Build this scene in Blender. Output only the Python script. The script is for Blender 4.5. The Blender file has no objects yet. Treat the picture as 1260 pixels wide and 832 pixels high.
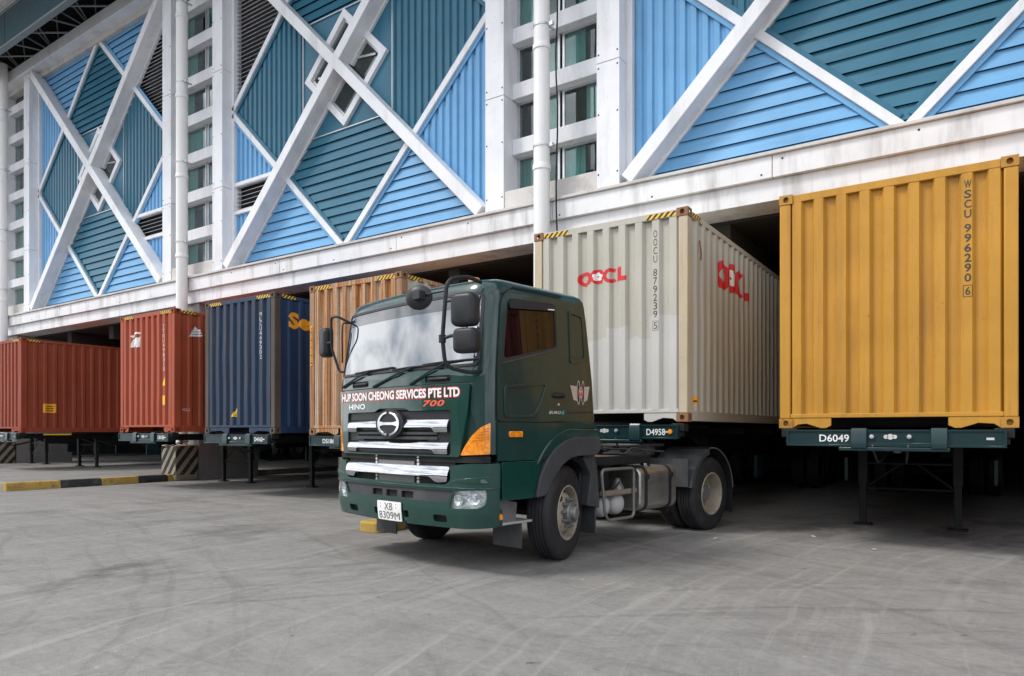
import bpy, bmesh, math, random
from math import radians as R, sin, cos, pi
from mathutils import Vector, Matrix
from mathutils.geometry import tessellate_polygon
random.seed(7)
S = bpy.context.scene
COL = S.collection

# ------------------------------------------------------------ camera, sky, sun
F_PX = 865.0
cam_d = bpy.data.cameras.new('camera'); cam = bpy.data.objects.new('camera', cam_d); COL.objects.link(cam)
cam_d.sensor_width = 36.0; cam_d.lens = 36.0*F_PX/1260.0
cam_d.shift_x = 0.0; cam_d.shift_y = 114.0/1260.0
cam_d.clip_end = 3000
cam.location = (0, 0, 1.40); cam.rotation_euler = (R(90), 0, R(34.05))
S.camera = cam
W = bpy.data.worlds.new('World'); S.world = W; W.use_nodes = True
wn = W.node_tree.nodes; wl = W.node_tree.links; wn.clear()
SUN_EL, SUN_AZ = 50.0, 224.0     # compass bearing the sun stands at (0 = +Y, clockwise)
wo = wn.new('ShaderNodeOutputWorld'); wb = wn.new('ShaderNodeBackground'); wb.inputs['Strength'].default_value = 0.11
sk = wn.new('ShaderNodeTexSky'); sk.sky_type = 'NISHITA'; sk.sun_disc = False
sk.sun_elevation = R(SUN_EL); sk.sun_rotation = R(SUN_AZ); sk.air_density = 1.3; sk.dust_density = 2.0
tc = wn.new('ShaderNodeTexCoord'); mp = wn.new('ShaderNodeMapping'); mp.inputs['Scale'].default_value = (1.4, 1.4, 3.6)
nz = wn.new('ShaderNodeTexNoise'); nz.inputs['Scale'].default_value = 3.4; nz.inputs['Detail'].default_value = 7; nz.inputs['Roughness'].default_value = .58; nz.inputs['Distortion'].default_value = .35
cr = wn.new('ShaderNodeValToRGB')
cr.color_ramp.elements[0].position = .36; cr.color_ramp.elements[0].color = (3.6, 4.2, 5.2, 1)
cr.color_ramp.elements[1].position = .62; cr.color_ramp.elements[1].color = (14.0, 14.1, 14.4, 1)
mx = wn.new('ShaderNodeMix'); mx.data_type = 'RGBA'; mx.inputs[0].default_value = .86
wl.new(tc.outputs['Generated'], mp.inputs[0]); wl.new(mp.outputs[0], nz.inputs['Vector']); wl.new(nz.outputs['Fac'], cr.inputs[0])
wl.new(sk.outputs[0], mx.inputs[6]); wl.new(cr.outputs[0], mx.inputs[7]); wl.new(mx.outputs[2], wb.inputs['Color']); wl.new(wb.outputs[0], wo.inputs['Surface'])
sl = bpy.data.lights.new('sun', 'SUN'); sl.energy = 1.5; sl.angle = R(14); sl.color = (1.0, .965, .91)
so = bpy.data.objects.new('sun', sl); COL.objects.link(so)
sd = Vector((sin(R(SUN_AZ))*cos(R(SUN_EL)), cos(R(SUN_AZ))*cos(R(SUN_EL)), sin(R(SUN_EL))))
so.rotation_euler = sd.to_track_quat('Z', 'Y').to_euler()
S.view_settings.view_transform = 'Standard'; S.view_settings.look = 'None'
S.view_settings.exposure = 0.64; S.view_settings.gamma = 1.0
S.render.engine = 'CYCLES'
S.cycles.max_bounces = 6

# ------------------------------------------------------------ materials
MATS = {}
def newmat(name):
    m = bpy.data.materials.new(name); m.use_nodes = True; m.node_tree.nodes.clear(); return m
class NT:
    def __init__(s, m):
        s.n = m.node_tree.nodes; s.l = m.node_tree.links
        s.out = s.n.new('ShaderNodeOutputMaterial'); s.b = s.n.new('ShaderNodeBsdfPrincipled')
        s.l.new(s.b.outputs[0], s.out.inputs[0]); s.tc = s.n.new('ShaderNodeTexCoord')
    def sock(s, v, i):
        if isinstance(v, (int, float)): i.default_value = v
        elif isinstance(v, tuple): i.default_value = v if len(v) == 4 or i.type == 'VECTOR' else (*v, 1)
        else: s.l.new(v, i)
    def map(s, scale, rot=(0,0,0), loc=(0,0,0), src='Object'):
        m = s.n.new('ShaderNodeMapping'); m.inputs['Scale'].default_value = scale; m.inputs['Rotation'].default_value = rot; m.inputs['Location'].default_value = loc
        s.l.new(s.tc.outputs[src], m.inputs[0]); return m.outputs[0]
    def noise(s, vec, scale=1, detail=4, rough=.55, dist=0):
        m = s.n.new('ShaderNodeTexNoise'); s.l.new(vec, m.inputs['Vector']); m.inputs['Scale'].default_value = scale
        m.inputs['Detail'].default_value = detail; m.inputs['Roughness'].default_value = rough; m.inputs['Distortion'].default_value = dist
        return m.outputs['Fac']
    def ramp(s, v, a, b, c0=0., c1=1.):
        m = s.n.new('ShaderNodeMapRange'); s.sock(v, m.inputs[0]); m.inputs[1].default_value = a; m.inputs[2].default_value = b
        m.inputs[3].default_value = c0; m.inputs[4].default_value = c1; return m.outputs[0]
    def math(s, op, a, b=0.):
        m = s.n.new('ShaderNodeMath'); m.operation = op; s.sock(a, m.inputs[0]); s.sock(b, m.inputs[1]); return m.outputs[0]
    def mix(s, f, a, b, mode='MIX'):
        m = s.n.new('ShaderNodeMix'); m.data_type = 'RGBA'; m.blend_type = mode
        s.sock(f, m.inputs[0]); s.sock(a, m.inputs[6]); s.sock(b, m.inputs[7]); return m.outputs[2]
    def bump(s, h, strength=.3, dist=.01):
        m = s.n.new('ShaderNodeBump'); m.inputs['Strength'].default_value = strength; m.inputs['Distance'].default_value = dist
        s.l.new(h, m.inputs['Height']); s.l.new(m.outputs[0], s.b.inputs['Normal'])
    def sep(s, v=None):
        m = s.n.new('ShaderNodeSeparateXYZ'); s.l.new(v or s.tc.outputs['Object'], m.inputs[0]); return m.outputs
    def set(s, **k):
        names = dict(col='Base Color', rough='Roughness', metal='Metallic', coat='Coat Weight', coatr='Coat Roughness', ior='IOR', spec='Specular IOR Level', emit='Emission Color', es='Emission Strength')
        for a, v in k.items(): s.sock(v, s.b.inputs[names[a]])
def paint(name, col, var=.12, dirt=(.12,.10,.08), dirt_amt=.35, streak=(5,5,.5), rough=.5, metal=0., coat=0., rust=0., rustcol=(.16,.055,.018), bump=.0, spec=.28, grain=60, coatr=.08):
    m = newmat(name); t = NT(m)
    v = t.map((1,1,1))
    big = t.noise(v, 1.3, 5, .6)
    c = t.mix(t.ramp(big, .3, .7), tuple(x*(1-var) for x in col), tuple(min(1,x*(1+var)) for x in col))
    st = t.noise(t.map(streak), 1.0, 6, .65)
    c = t.mix(t.ramp(st, .50, .78, 0, dirt_amt), c, dirt)
    r = t.ramp(big, .3, .7, rough*.85, min(1, rough*1.15))
    if rust > 0:
        rs = t.noise(t.map((streak[0]*2.2, streak[1]*2.2, streak[2]*1.3), loc=(3,5,1)), 1.0, 8, .7)
        sp = t.noise(t.map((9,9,5)), 1.0, 8, .75)
        rm = t.math('MULTIPLY', t.ramp(rs, .72-.34*rust, .86-.34*rust), t.ramp(sp, .36-.30*rust, .52-.25*rust))
        sp2 = t.ramp(t.noise(t.map((26,26,20)), 1., 4, .7), .66-.06*rust, .72-.06*rust)
        rm = t.math('MAXIMUM', rm, t.math('MULTIPLY', sp2, min(1., .45+rust)))
        rc = t.mix(t.noise(v, 14, 5, .7), tuple(x*.55 for x in rustcol), tuple(min(1,x*1.7) for x in rustcol))
        c = t.mix(rm, c, rc); r = t.math('MAXIMUM', r, t.math('MULTIPLY', rm, .85))
    if bump: t.bump(t.noise(v, grain, 4, .6), bump, .004)
    t.set(col=c, rough=r, metal=metal, coat=coat, coatr=coatr, spec=spec)
    MATS[name] = m; return m
def plain(name, col, rough=.5, metal=0., coat=0., ior=1.5, spec=.5):
    m = newmat(name); t = NT(m); n = t.noise(t.map((1,1,1)), 7, 5, .6)
    c = t.mix(t.ramp(n, .3, .7), tuple(x*.88 for x in col), tuple(min(1,x*1.1) for x in col))
    t.set(col=c, rough=t.ramp(n, .3, .7, rough*.85, min(1,rough*1.15)), metal=metal, coat=coat, ior=ior, spec=spec)
    MATS[name] = m; return m
def glassmat(name, tint, ior=1.5, trans=.75):
    m = newmat(name); n = m.node_tree.nodes; l = m.node_tree.links
    o = n.new('ShaderNodeOutputMaterial'); tr = n.new('ShaderNodeBsdfTransparent'); tr.inputs[0].default_value = (*tint, 1)
    g = n.new('ShaderNodeBsdfGlossy'); g.inputs['Roughness'].default_value = .02; g.inputs[0].default_value = (1,1,1,1)
    fl = n.new('ShaderNodeLayerWeight'); fl.inputs[0].default_value = .5
    pw = n.new('ShaderNodeMath'); pw.operation = 'POWER'; l.new(fl.outputs['Facing'], pw.inputs[0]); pw.inputs[1].default_value = 4
    fr = n.new('ShaderNodeMath'); fr.operation = 'MULTIPLY_ADD'; f0 = ((ior-1)/(ior+1))**2; l.new(pw.outputs[0], fr.inputs[0]); fr.inputs[1].default_value = 1-f0; fr.inputs[2].default_value = f0; mxs = n.new('ShaderNodeMixShader')
    l.new(fr.outputs[0], mxs.inputs[0]); l.new(tr.outputs[0], mxs.inputs[1]); l.new(g.outputs[0], mxs.inputs[2]); l.new(mxs.outputs[0], o.inputs[0])
    MATS[name] = m; return m

white_trim = paint('white trim paint', (.77,.78,.81), .06, (.30,.28,.26), .42, (2.2,2.2,.35), .45, rust=.04, rustcol=(.12,.06,.03))
white_beam = paint('white fascia paint', (.74,.74,.75), .07, (.26,.24,.22), .75, (3.2,3.2,.5), .5)
ledge_mat = paint('weathered ledge cap', (.58,.56,.54), .12, (.22,.19,.16), .6, (2,2,2), .65)
blue_mat = paint('light blue siding paint', (.155,.375,.63), .07, (.08,.15,.24), .34, (.5,.5,5), .34)
blue_v = paint('light blue ribbed paint', (.155,.375,.63), .07, (.08,.15,.24), .34, (5,5,.5), .34)
teal_mat = paint('teal siding paint', (.036,.150,.228), .08, (.02,.05,.07), .3, (.5,.5,5), .34)
teal_v = paint('teal ribbed paint', (.036,.150,.228), .08, (.02,.05,.07), .3, (5,5,.5), .34)
roof_teal = paint('dark teal gutter steel', (.03,.085,.11), .12, (.10,.12,.13), .3, (3,3,.8), .35)
truss_mat = plain('galvanised truss steel', (.24,.27,.28), .5, .3)
conc = paint('concrete pier', (.27,.262,.25), .12, (.12,.10,.09), .5, (2,2,.5), .85, bump=.3)
dark_conc = paint('interior concrete darkened for shade', (.04,.038,.035), .15, (.03,.03,.03), .5, (1,1,.5), .9)  # hall concrete coloured near black to deepen the shade inside
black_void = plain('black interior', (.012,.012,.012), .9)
pvc = paint('white drainpipe plastic', (.80,.80,.79), .03, (.4,.38,.35), .2, (5,5,.4), .35)
curtain = paint('pale green curtain cloth', (.24,.35,.33), .15, (.1,.15,.14), .4, (14,14,.3), .8)
wglass = glassmat('office window glass', (.72,.86,.85), 1.7)
rubber = paint('tyre rubber', (.022,.022,.024), .2, (.09,.08,.07), .35, (8,8,8), .62, bump=.15)
black_pl = paint('black plastic', (.020,.022,.025), .15, (.10,.10,.10), .22, (6,6,3), .42, bump=.1)
grey_pl = paint('dark grey moulded plastic', (.048,.051,.055), .15, (.16,.15,.13), .4, (4,4,2), .55, bump=.12)
rub_seal = plain('rubber seal', (.015,.016,.018), .5)
green = paint('dark green truck paint', (.004,.043,.033), .05, (.10,.12,.11), .02, (3,3,1), .20, coat=.9, coatr=.03, bump=.12, grain=5)
green_side = paint('dusty dark green truck paint', (.007,.036,.032), .08, (.13,.14,.13), .12, (4,4,1.2), .30, coat=.7, coatr=.08, bump=.10, grain=4)
trailer_green = paint('dark green trailer paint', (.006,.028,.031), .12, (.04,.04,.035), .4, (3,3,3), .4, coat=.3)
chassis_mat = paint('grimy chassis steel', (.012,.013,.015), .2, (.05,.04,.03), .4, (5,5,5), .6)
alu = paint('brushed fuel tank aluminium', (.42,.41,.38), .12, (.14,.12,.10), .75, (2,2,5), .38, metal=.85)
tank_grey = paint('grey painted air tank', (.42,.42,.41), .1, (.2,.17,.14), .5, (5,5,3), .45)
chrome = plain('chrome', (.55,.55,.57), .045, 1.0)
silver_dull = plain('dull silver paint', (.55,.56,.58), .35, .6)
rim_mat = paint('dusty cream wheel paint', (.33,.29,.235), .15, (.12,.09,.06), .7, (9,9,9), .5, metal=.15)
hub_mat = paint('greasy hub steel', (.22,.22,.22), .2, (.1,.08,.06), .5, (14,14,14), .45, metal=.5)
plank = paint('worn catwalk plate', (.30,.25,.19), .2, (.08,.07,.06), .6, (4,4,4), .5, metal=.3)
amber = newmat('amber lens'); t = NT(amber); t.set(col=t.mix(t.ramp(t.noise(t.map((1,1,1)), 34, 3, .6, .6), .4, .6), (.80,.20,.004), (.95,.36,.02)), rough=.12, coat=1.0, spec=.7)
lens = newmat('clear lamp lens'); t = NT(lens); t.set(col=t.mix(t.ramp(t.noise(t.map((1,5,5)), 9, 1, .5, .1), .46, .54), (.50,.52,.53), (.88,.9,.9)), rough=.18, metal=.4, coat=1.0)
lamp_glass = glassmat('clear lamp cover', (.93,.95,.96), 1.5)
mirror_glass = plain('mirror glass', (.8,.8,.8), .02, 1.0)
ws_glass = newmat('windscreen glass'); t = NT(ws_glass); t.set(col=(.035,.045,.05,1), rough=.035, ior=3.0, spec=.5, coat=1.0)
ws_shade = newmat('tinted windscreen band'); t = NT(ws_shade); t.set(col=(.006,.008,.009,1), rough=.05, ior=2.3, spec=.5)
side_glass = newmat('tinted side window glass'); t = NT(side_glass); t.set(col=(.004,.004,.005,1), rough=.02, ior=1.5, spec=.5)
white_print = plain('white print', (.80,.80,.78), .5)
off_print = plain('faded white print', (.55,.55,.52), .6)
red_print = plain('red print', (.62,.018,.022), .45)
redor_print = plain('orange red print', (.75,.10,.04), .4)
black_print = plain('black print', (.02,.02,.02), .55)
char_print = plain('charcoal print', (.055,.045,.03), .6)
yellow_print = plain('yellow print', (.80,.48,.02), .5)
orange_print = plain('deep yellow print', (.85,.36,.01), .5)
cyan_print = plain('cyan print', (.02,.40,.60), .4)
kerb_yel = paint('worn yellow kerb paint', (.44,.29,.07), .2, (.13,.11,.09), 1.0, (5,5,5), .85, bump=.6, rust=.45, rustcol=(.10,.085,.07))
kerb_blk = paint('worn black kerb paint', (.035,.035,.035), .3, (.16,.15,.14), .5, (5,5,5), .85, bump=.6, rust=.25, rustcol=(.16,.15,.13))
cream_blk = paint('chipped cream plinth paint', (.33,.285,.215), .2, (.12,.10,.08), .7, (4,4,4), .85, bump=.4)
radiator = paint('grey radiator core', (.17,.17,.165), .1, (.06,.06,.05), .5, (6,6,60), .6)

# ground: worn concrete with curved tyre sweeps
ground_mat = newmat('worn concrete yard'); t = NT(ground_mat)
v = t.map((1,1,1))
c = t.mix(t.ramp(t.noise(v, .22, 6, .6), .3, .7), (.192,.185,.175), (.245,.237,.225))
c = t.mix(t.ramp(t.noise(v, 1.6, 9, .78), .40, .66, 0, .60), c, (.135,.131,.125))
c = t.mix(t.ramp(t.noise(v, 30, 6, .8), .44, .60, 0, .42), c, (.34,.33,.312))
c = t.mix(t.ramp(t.noise(v, 15, 8, .85), .50, .64, 0, .55), c, (.11,.105,.10))
def sweep(cx, cy, rs, as_, lo, hi, amt, rot=0):
    o = t.sep(t.map((1,1,1), loc=(-cx,-cy,0)))
    r = t.math('SQRT', t.math('ADD', t.math('MULTIPLY', o[0], o[0]), t.math('MULTIPLY', o[1], o[1])))
    r = t.math('ADD', r, t.ramp(t.noise(v, .35, 3, .5), 0, 1, -.35, .35))
    a = t.math('ARCTAN2', o[1], o[0])
    cb = t.n.new('ShaderNodeCombineXYZ'); t.l.new(t.math('MULTIPLY', r, rs), cb.inputs[0]); t.l.new(t.math('MULTIPLY', a, as_), cb.inputs[1])
    return t.ramp(t.noise(cb.outputs[0], 1, 6, .62, 0), lo, hi, 0, amt)
c = t.mix(sweep(-16, -13, 6., 2.5, .54, .70, .5), c, (.10,.098,.094))
c = t.mix(sweep(7, -6, 7., 3., .54, .70, .55), c, (.10,.098,.094))
c = t.mix(sweep(12, 6, 9., 3., .52, .70, .45), c, (.35,.34,.32))
c = t.mix(sweep(-8, -20, 4., 3., .50, .72, .26), c, (.33,.32,.302))
c = t.mix(t.ramp(t.noise(t.map((.25,4.2,1), rot=(0,0,R(-18))), 1.2, 8, .72, .15), .54, .74, 0, .5), c, (.10,.097,.094))
sp = t.ramp(t.noise(v, 5.5, 3, .55), .70, .76, 0, .75)
c = t.mix(sp, c, (.055,.05,.045))
c = t.mix(t.ramp(t.noise(v, 9, 2, .5), .74, .77, 0, .6), c, (.40,.37,.33))
vo = t.n.new('ShaderNodeTexVoronoi'); vo.feature = 'DISTANCE_TO_EDGE'; vo.inputs['Scale'].default_value = .55
wv = t.n.new('ShaderNodeVectorMath'); wv.operation = 'ADD'; nn = t.n.new('ShaderNodeTexNoise'); nn.inputs['Scale'].default_value = 2.2; nn.inputs['Detail'].default_value = 6
t.l.new(v, nn.inputs['Vector']); t.l.new(v, wv.inputs[0]); t.l.new(nn.outputs['Color'], wv.inputs[1]); t.l.new(wv.outputs[0], vo.inputs['Vector'])
crk = t.math('MULTIPLY', t.ramp(vo.outputs['Distance'], .0, .006, .35, 0), t.ramp(t.noise(v, .4, 3), .58, .64))
c = t.mix(crk, c, (.06,.055,.05))
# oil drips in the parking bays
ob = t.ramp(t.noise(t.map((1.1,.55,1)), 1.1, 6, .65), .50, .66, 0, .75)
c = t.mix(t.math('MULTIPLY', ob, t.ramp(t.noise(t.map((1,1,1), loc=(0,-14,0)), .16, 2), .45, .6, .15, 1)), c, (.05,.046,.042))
t.set(col=c, rough=t.ramp(t.noise(v, 2.5, 4), .3, .7, .62, .88), spec=.35)
bh = t.math('ADD', t.noise(v, 70, 4, .7), t.math('MULTIPLY', t.noise(v, 6, 5, .6), 2.0)); t.bump(bh, .6, .008)

# ------------------------------------------------------------ mesh helpers
def tag(o, label=None, cat=None, group=None, kind=None):
    if label: o['label'] = label
    if cat: o['category'] = cat
    if group: o['group'] = group
    if kind: o['kind'] = kind
    return o
def empty(name, loc=(0,0,0), rz=0., parent=None):
    o = bpy.data.objects.new(name, None); COL.objects.link(o); o.location = loc; o.rotation_euler = (0,0,rz); o.parent = parent
    o.empty_display_size = .2; return o
def obj(name, bm, m, parent=None, bevel=0., seg=2, angle=35, loc=None, recalc=True):
    if recalc: bmesh.ops.recalc_face_normals(bm, faces=bm.faces)
    me = bpy.data.meshes.new(name); bm.to_mesh(me); bm.free()
    for mm in (m if isinstance(m, (list, tuple)) else [m]): me.materials.append(mm)
    me.polygons.foreach_set('use_smooth', [True]*len(me.polygons)); me.set_sharp_from_angle(angle=R(angle))
    o = bpy.data.objects.new(name, me); COL.objects.link(o); o.parent = parent
    if loc: o.location = loc
    if bevel > 0:
        b = o.modifiers.new('bevel', 'BEVEL'); b.width = bevel; b.segments = seg; b.limit_method = 'ANGLE'; b.angle_limit = R(40); b.harden_normals = False
    return o
def B(): return bmesh.new()
def box(bm, x0, x1, y0, y1, z0, z1, M=None):
    vs = [bm.verts.new(p) for p in ((x0,y0,z0),(x1,y0,z0),(x1,y1,z0),(x0,y1,z0),(x0,y0,z1),(x1,y0,z1),(x1,y1,z1),(x0,y1,z1))]
    for f in ((0,3,2,1),(4,5,6,7),(0,1,5,4),(1,2,6,5),(2,3,7,6),(3,0,4,7)): bm.faces.new([vs[i] for i in f])
    if M:
        for q in vs: q.co = M @ q.co
    return vs
def sheet(bm, outer, holes=(), w0=0., w1=.01, fmap=None, us=(), vs=(), mi=0):
    """prism of a 2D outline (with holes) in u,v and thickness w, sliced at us/vs, then bent by fmap(u,v,w)"""
    tb = bmesh.new(); loops = [list(outer)] + [list(h) for h in holes]
    flat = [p for lp in loops for p in lp]
    tris = tessellate_polygon([[Vector((p[0], p[1], 0)) for p in lp] for lp in loops])
    thick = abs(w1-w0) > 1e-6
    a = [tb.verts.new((p[0], p[1], w1)) for p in flat]
    b = [tb.verts.new((p[0], p[1], w0)) for p in flat] if thick else None
    for tr in tris:
        try: tb.faces.new([a[i] for i in tr])
        except ValueError: pass
        if thick:
            try: tb.faces.new([b[i] for i in reversed(tr)])
            except ValueError: pass
    if thick:
        k = 0
        for lp in loops:
            n = len(lp)
            for i in range(n):
                j = (i+1) % n
                try: tb.faces.new((a[k+i], a[k+j], b[k+j], b[k+i]))
                except ValueError: pass
            k += n
    for val in us: bmesh.ops.bisect_plane(tb, geom=tb.verts[:]+tb.edges[:]+tb.faces[:], plane_co=(val,0,0), plane_no=(1,0,0), dist=1e-5)
    for val in vs: bmesh.ops.bisect_plane(tb, geom=tb.verts[:]+tb.edges[:]+tb.faces[:], plane_co=(0,val,0), plane_no=(0,1,0), dist=1e-5)
    bmesh.ops.recalc_face_normals(tb, faces=tb.faces)
    if not (us or vs): bmesh.ops.dissolve_limit(tb, angle_limit=.001, verts=tb.verts, edges=tb.edges)
    if fmap:
        for q in tb.verts: q.co = fmap(q.co.x, q.co.y, q.co.z)
    me = bpy.data.meshes.new('tmp'); tb.to_mesh(me); tb.free()
    n0 = len(bm.faces); bm.from_mesh(me); bpy.data.meshes.remove(me)
    if mi:
        bm.faces.ensure_lookup_table()
        for f in bm.faces[n0:]: f.material_index = mi
def rrect(x0, x1, y0, y1, r, n=4):
    r = min(r, (x1-x0)/2-1e-4, (y1-y0)/2-1e-4); P = []
    for cx, cy, a in ((x1-r, y1-r, 0), (x0+r, y1-r, 90), (x0+r, y0+r, 180), (x1-r, y0+r, 270)):
        for i in range(n+1): q = R(a+90*i/n); P.append((cx+r*cos(q), cy+r*sin(q)))
    return P
def rpoly(pts, r, n=4):
    out = []; N = len(pts)
    for i in range(N):
        p = Vector(pts[i]); a = Vector(pts[i-1])-p; b = Vector(pts[(i+1) % N])-p
        rr = min(r, a.length*.45, b.length*.45); A = p+a.normalized()*rr; Bq = p+b.normalized()*rr
        for k in range(n+1):
            s = k/n; q = A*(1-s)**2 + p*2*s*(1-s) + Bq*s*s; out.append((q.x, q.y))
    return out
def tube(bm, pts, r, n=8, closed=False, cap=True):
    P = [Vector(p) for p in pts]; N = len(P); rings = []; up = None
    for i in range(N):
        if closed: d = (P[(i+1) % N]-P[i-1]).normalized()
        else: d = (P[min(i+1, N-1)]-P[max(i-1, 0)]).normalized()
        if up is None: up = d.orthogonal().normalized()
        up = (up - d*up.dot(d)).normalized(); sd_ = d.cross(up)
        rr = r[i] if isinstance(r, (list, tuple)) else r
        rings.append([bm.verts.new(P[i] + (up*cos(2*pi*k/n)+sd_*sin(2*pi*k/n))*rr) for k in range(n)])
    for i in range(N if closed else N-1):
        a = rings[i]; b = rings[(i+1) % N]
        for k in range(n): bm.faces.new((a[k], a[(k+1) % n], b[(k+1) % n], b[k]))
    if cap and not closed: bm.faces.new(rings[0][::-1]); bm.faces.new(rings[-1])
def smooth_path(pts, r=.05, n=4, closed=False):
    P = [Vector(p) for p in pts]; N = len(P); out = []
    for i in range(N):
        if not closed and i in (0, N-1): out.append(P[i]); continue
        p = P[i]; a = P[i-1]-p; b = P[(i+1) % N]-p; rr = min(r, a.length*.45, b.length*.45)
        A = p+a.normalized()*rr; C = p+b.normalized()*rr
        for k in range(n+1): s = k/n; out.append(A*(1-s)**2 + p*2*s*(1-s) + C*s*s)
    return out
def lathe(bm, prof, M=None, n=32, mi=0):
    """prof: (radius, height) revolved about local Z, placed by M"""
    rings = []
    for r, h in prof:
        if r < 1e-6: rings.append([bm.verts.new((0,0,h))])
        else: rings.append([bm.verts.new((r*cos(2*pi*k/n), r*sin(2*pi*k/n), h)) for k in range(n)])
    fs = []
    for a, b in zip(rings, rings[1:]):
        for k in range(n):
            k2 = (k+1) % n
            if len(a) == 1 and len(b) == 1: continue
            if len(a) == 1: fs.append(bm.faces.new((a[0], b[k2], b[k])))
            elif len(b) == 1: fs.append(bm.faces.new((a[k], a[k2], b[0])))
            else: fs.append(bm.faces.new((a[k], a[k2], b[k2], b[k])))
    for f in fs: f.material_index = mi
    if M:
        for rg in rings:
            for q in rg: q.co = M @ q.co
AX = Matrix.Rotation(R(90), 4, 'Y')      # local Z -> +X
def textsheet(bm, s, u0, u1, v0, v1, fmap, bold=0., us=(), vs=(), w=.002, line=1.0, space=1.0, shear=0., seg=3, mi=0):
    cu = bpy.data.curves.new('txt', 'FONT'); cu.body = s; cu.size = 1; cu.offset = bold; cu.space_line = line; cu.space_character = space
    cu.align_x = 'CENTER'; cu.resolution_u = seg; cu.shear = shear; cu.fill_mode = 'FRONT'
    o = bpy.data.objects.new('txt', cu); COL.objects.link(o)
    dg = bpy.context.evaluated_depsgraph_get(); me = bpy.data.meshes.new_from_object(o.evaluated_get(dg))
    bpy.data.objects.remove(o); bpy.data.curves.remove(cu)
    tb = bmesh.new(); tb.from_mesh(me); bpy.data.meshes.remove(me)
    xs = [q.co.x for q in tb.verts]; ys = [q.co.y for q in tb.verts]; x0, x1, y0, y1 = min(xs), max(xs), min(ys), max(ys)
    for q in tb.verts:
        q.co.x = u0 + (q.co.x-x0)/(x1-x0)*(u1-u0); q.co.y = v0 + (q.co.y-y0)/(y1-y0)*(v1-v0); q.co.z = w
    for val in us:
        if u0 < val < u1: bmesh.ops.bisect_plane(tb, geom=tb.verts[:]+tb.edges[:]+tb.faces[:], plane_co=(val,0,0), plane_no=(1,0,0), dist=1e-5)
    for val in vs:
        if v0 < val < v1: bmesh.ops.bisect_plane(tb, geom=tb.verts[:]+tb.edges[:]+tb.faces[:], plane_co=(0,val,0), plane_no=(0,1,0), dist=1e-5)
    for f in tb.faces:
        f.material_index = mi
        if f.normal.z < 0: f.normal_flip()
    for q in tb.verts: q.co = fmap(q.co.x, q.co.y, q.co.z)
    me = bpy.data.meshes.new('tmp'); tb.to_mesh(me); tb.free(); bm.from_mesh(me); bpy.data.meshes.remove(me)
def clip(poly, a, b, c):
    """keep a*x+b*y<=c of a convex polygon"""
    out = []
    for i in range(len(poly)):
        p, q = poly[i-1], poly[i]; dp = a*p[0]+b*p[1]-c; dq = a*q[0]+b*q[1]-c
        if (dp <= 0) != (dq <= 0): s = dp/(dp-dq); out.append((p[0]+s*(q[0]-p[0]), p[1]+s*(q[1]-p[1])))
        if dq <= 0: out.append(q)
    return out
def area(p): return abs(sum(p[i-1][0]*p[i][1]-p[i][0]*p[i-1][1] for i in range(len(p))))/2 if len(p) > 2 else 0

# ------------------------------------------------------------ ground
bm = B(); g = 1500
xs_ = [-g,-60,-18.72,20,g]; ys_ = [-g,-30,0,32,g]
vv = [[bm.verts.new((x,y,0)) for y in ys_] for x in xs_]
for i in range(4):
    for j in range(4): bm.faces.new((vv[i][j], vv[i+1][j], vv[i+1][j+1], vv[i][j+1]))
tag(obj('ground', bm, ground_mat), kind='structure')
# raised island to the left with painted kerb stones
isl = empty('pavement_island', (-18.7, 6.9, 0)); tag(isl, kind='structure')
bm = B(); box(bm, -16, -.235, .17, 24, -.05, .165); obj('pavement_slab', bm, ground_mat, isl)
kl = [1.05, .92, .98, .95, .9]; y = .16; k = 0
bounds = [(0.0, 1.15), (1.15, 2.1), (2.1, 3.05), (3.05, 3.85), (3.85, 4.15)]
for i, (a, b) in enumerate(bounds):
    bm = B(); sheet(bm, rpoly([(-.23,-.02), (0,-.02), (-.02,.19), (-.225,.19)], .03, 3), w0=a+.006, w1=b-.006, fmap=lambda u, v, w: Vector((u, w, v)))
    if i == 0:
        for q in bm.verts:
            if q.co.y < .1: q.co.x -= .06
    obj('kerb_stone', bm, kerb_yel if i % 2 == 0 else kerb_blk, isl, bevel=.012)
for i in range(9):
    bm = B(); box(bm, -1.25-i*1.1, -.24-i*1.1, 0, .165, -.02, .19)
    obj('kerb_stone', bm, [conc, kerb_yel, kerb_blk][0 if i < 1 else 1+i % 2], isl, bevel=.02)
isl2 = empty('kerb_island', (-6.95, 6.9, 0)); tag(isl2, kind='structure')
bm = B(); sheet(bm, rpoly([(-.32,.0),(.10,.0),(.10,.62),(-.32,.62)], .12, 5), (), -.02, .15); obj('kerb_stone', bm, kerb_yel, isl2, bevel=.03)
for i in range(1, 4):
    for s in (-1, 1):
        bm = B(); box(bm, min(s*.16, s*.36), max(s*.16, s*.36), i*.98-.34, i*.98+.625, -.02, .15)
        obj('kerb_stone', bm, kerb_yel if i % 2 == 0 else kerb_blk, isl2, bevel=.025)
bm = B(); box(bm, -.155, .155, .64, 3.9, -.02, .12); obj('pavement_slab', bm, dark_conc, isl2)

# ------------------------------------------------------------ building
CEN = [-25.0, -13.0, -1.0]; STR = [-31.0, -19.0, -7.0, 5.0]
ZC = 10.27; ZB, ZT = 5.83, 14.68; HW = 4.50; RH = 4.40
bld = empty('warehouse_building', (-13, 12, 0))
tag(bld, 'warehouse clad in blue and teal siding behind white X braces, loading hall open below', 'building')
OB = Vector((-13, 12, 0))
def bpart(name, bm, m, parent=None, **k):
    for q in bm.verts: q.co -= OB
    return obj(name, bm, m, parent or bld, **k)
XL, XR = -44.0, 12.0
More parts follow.
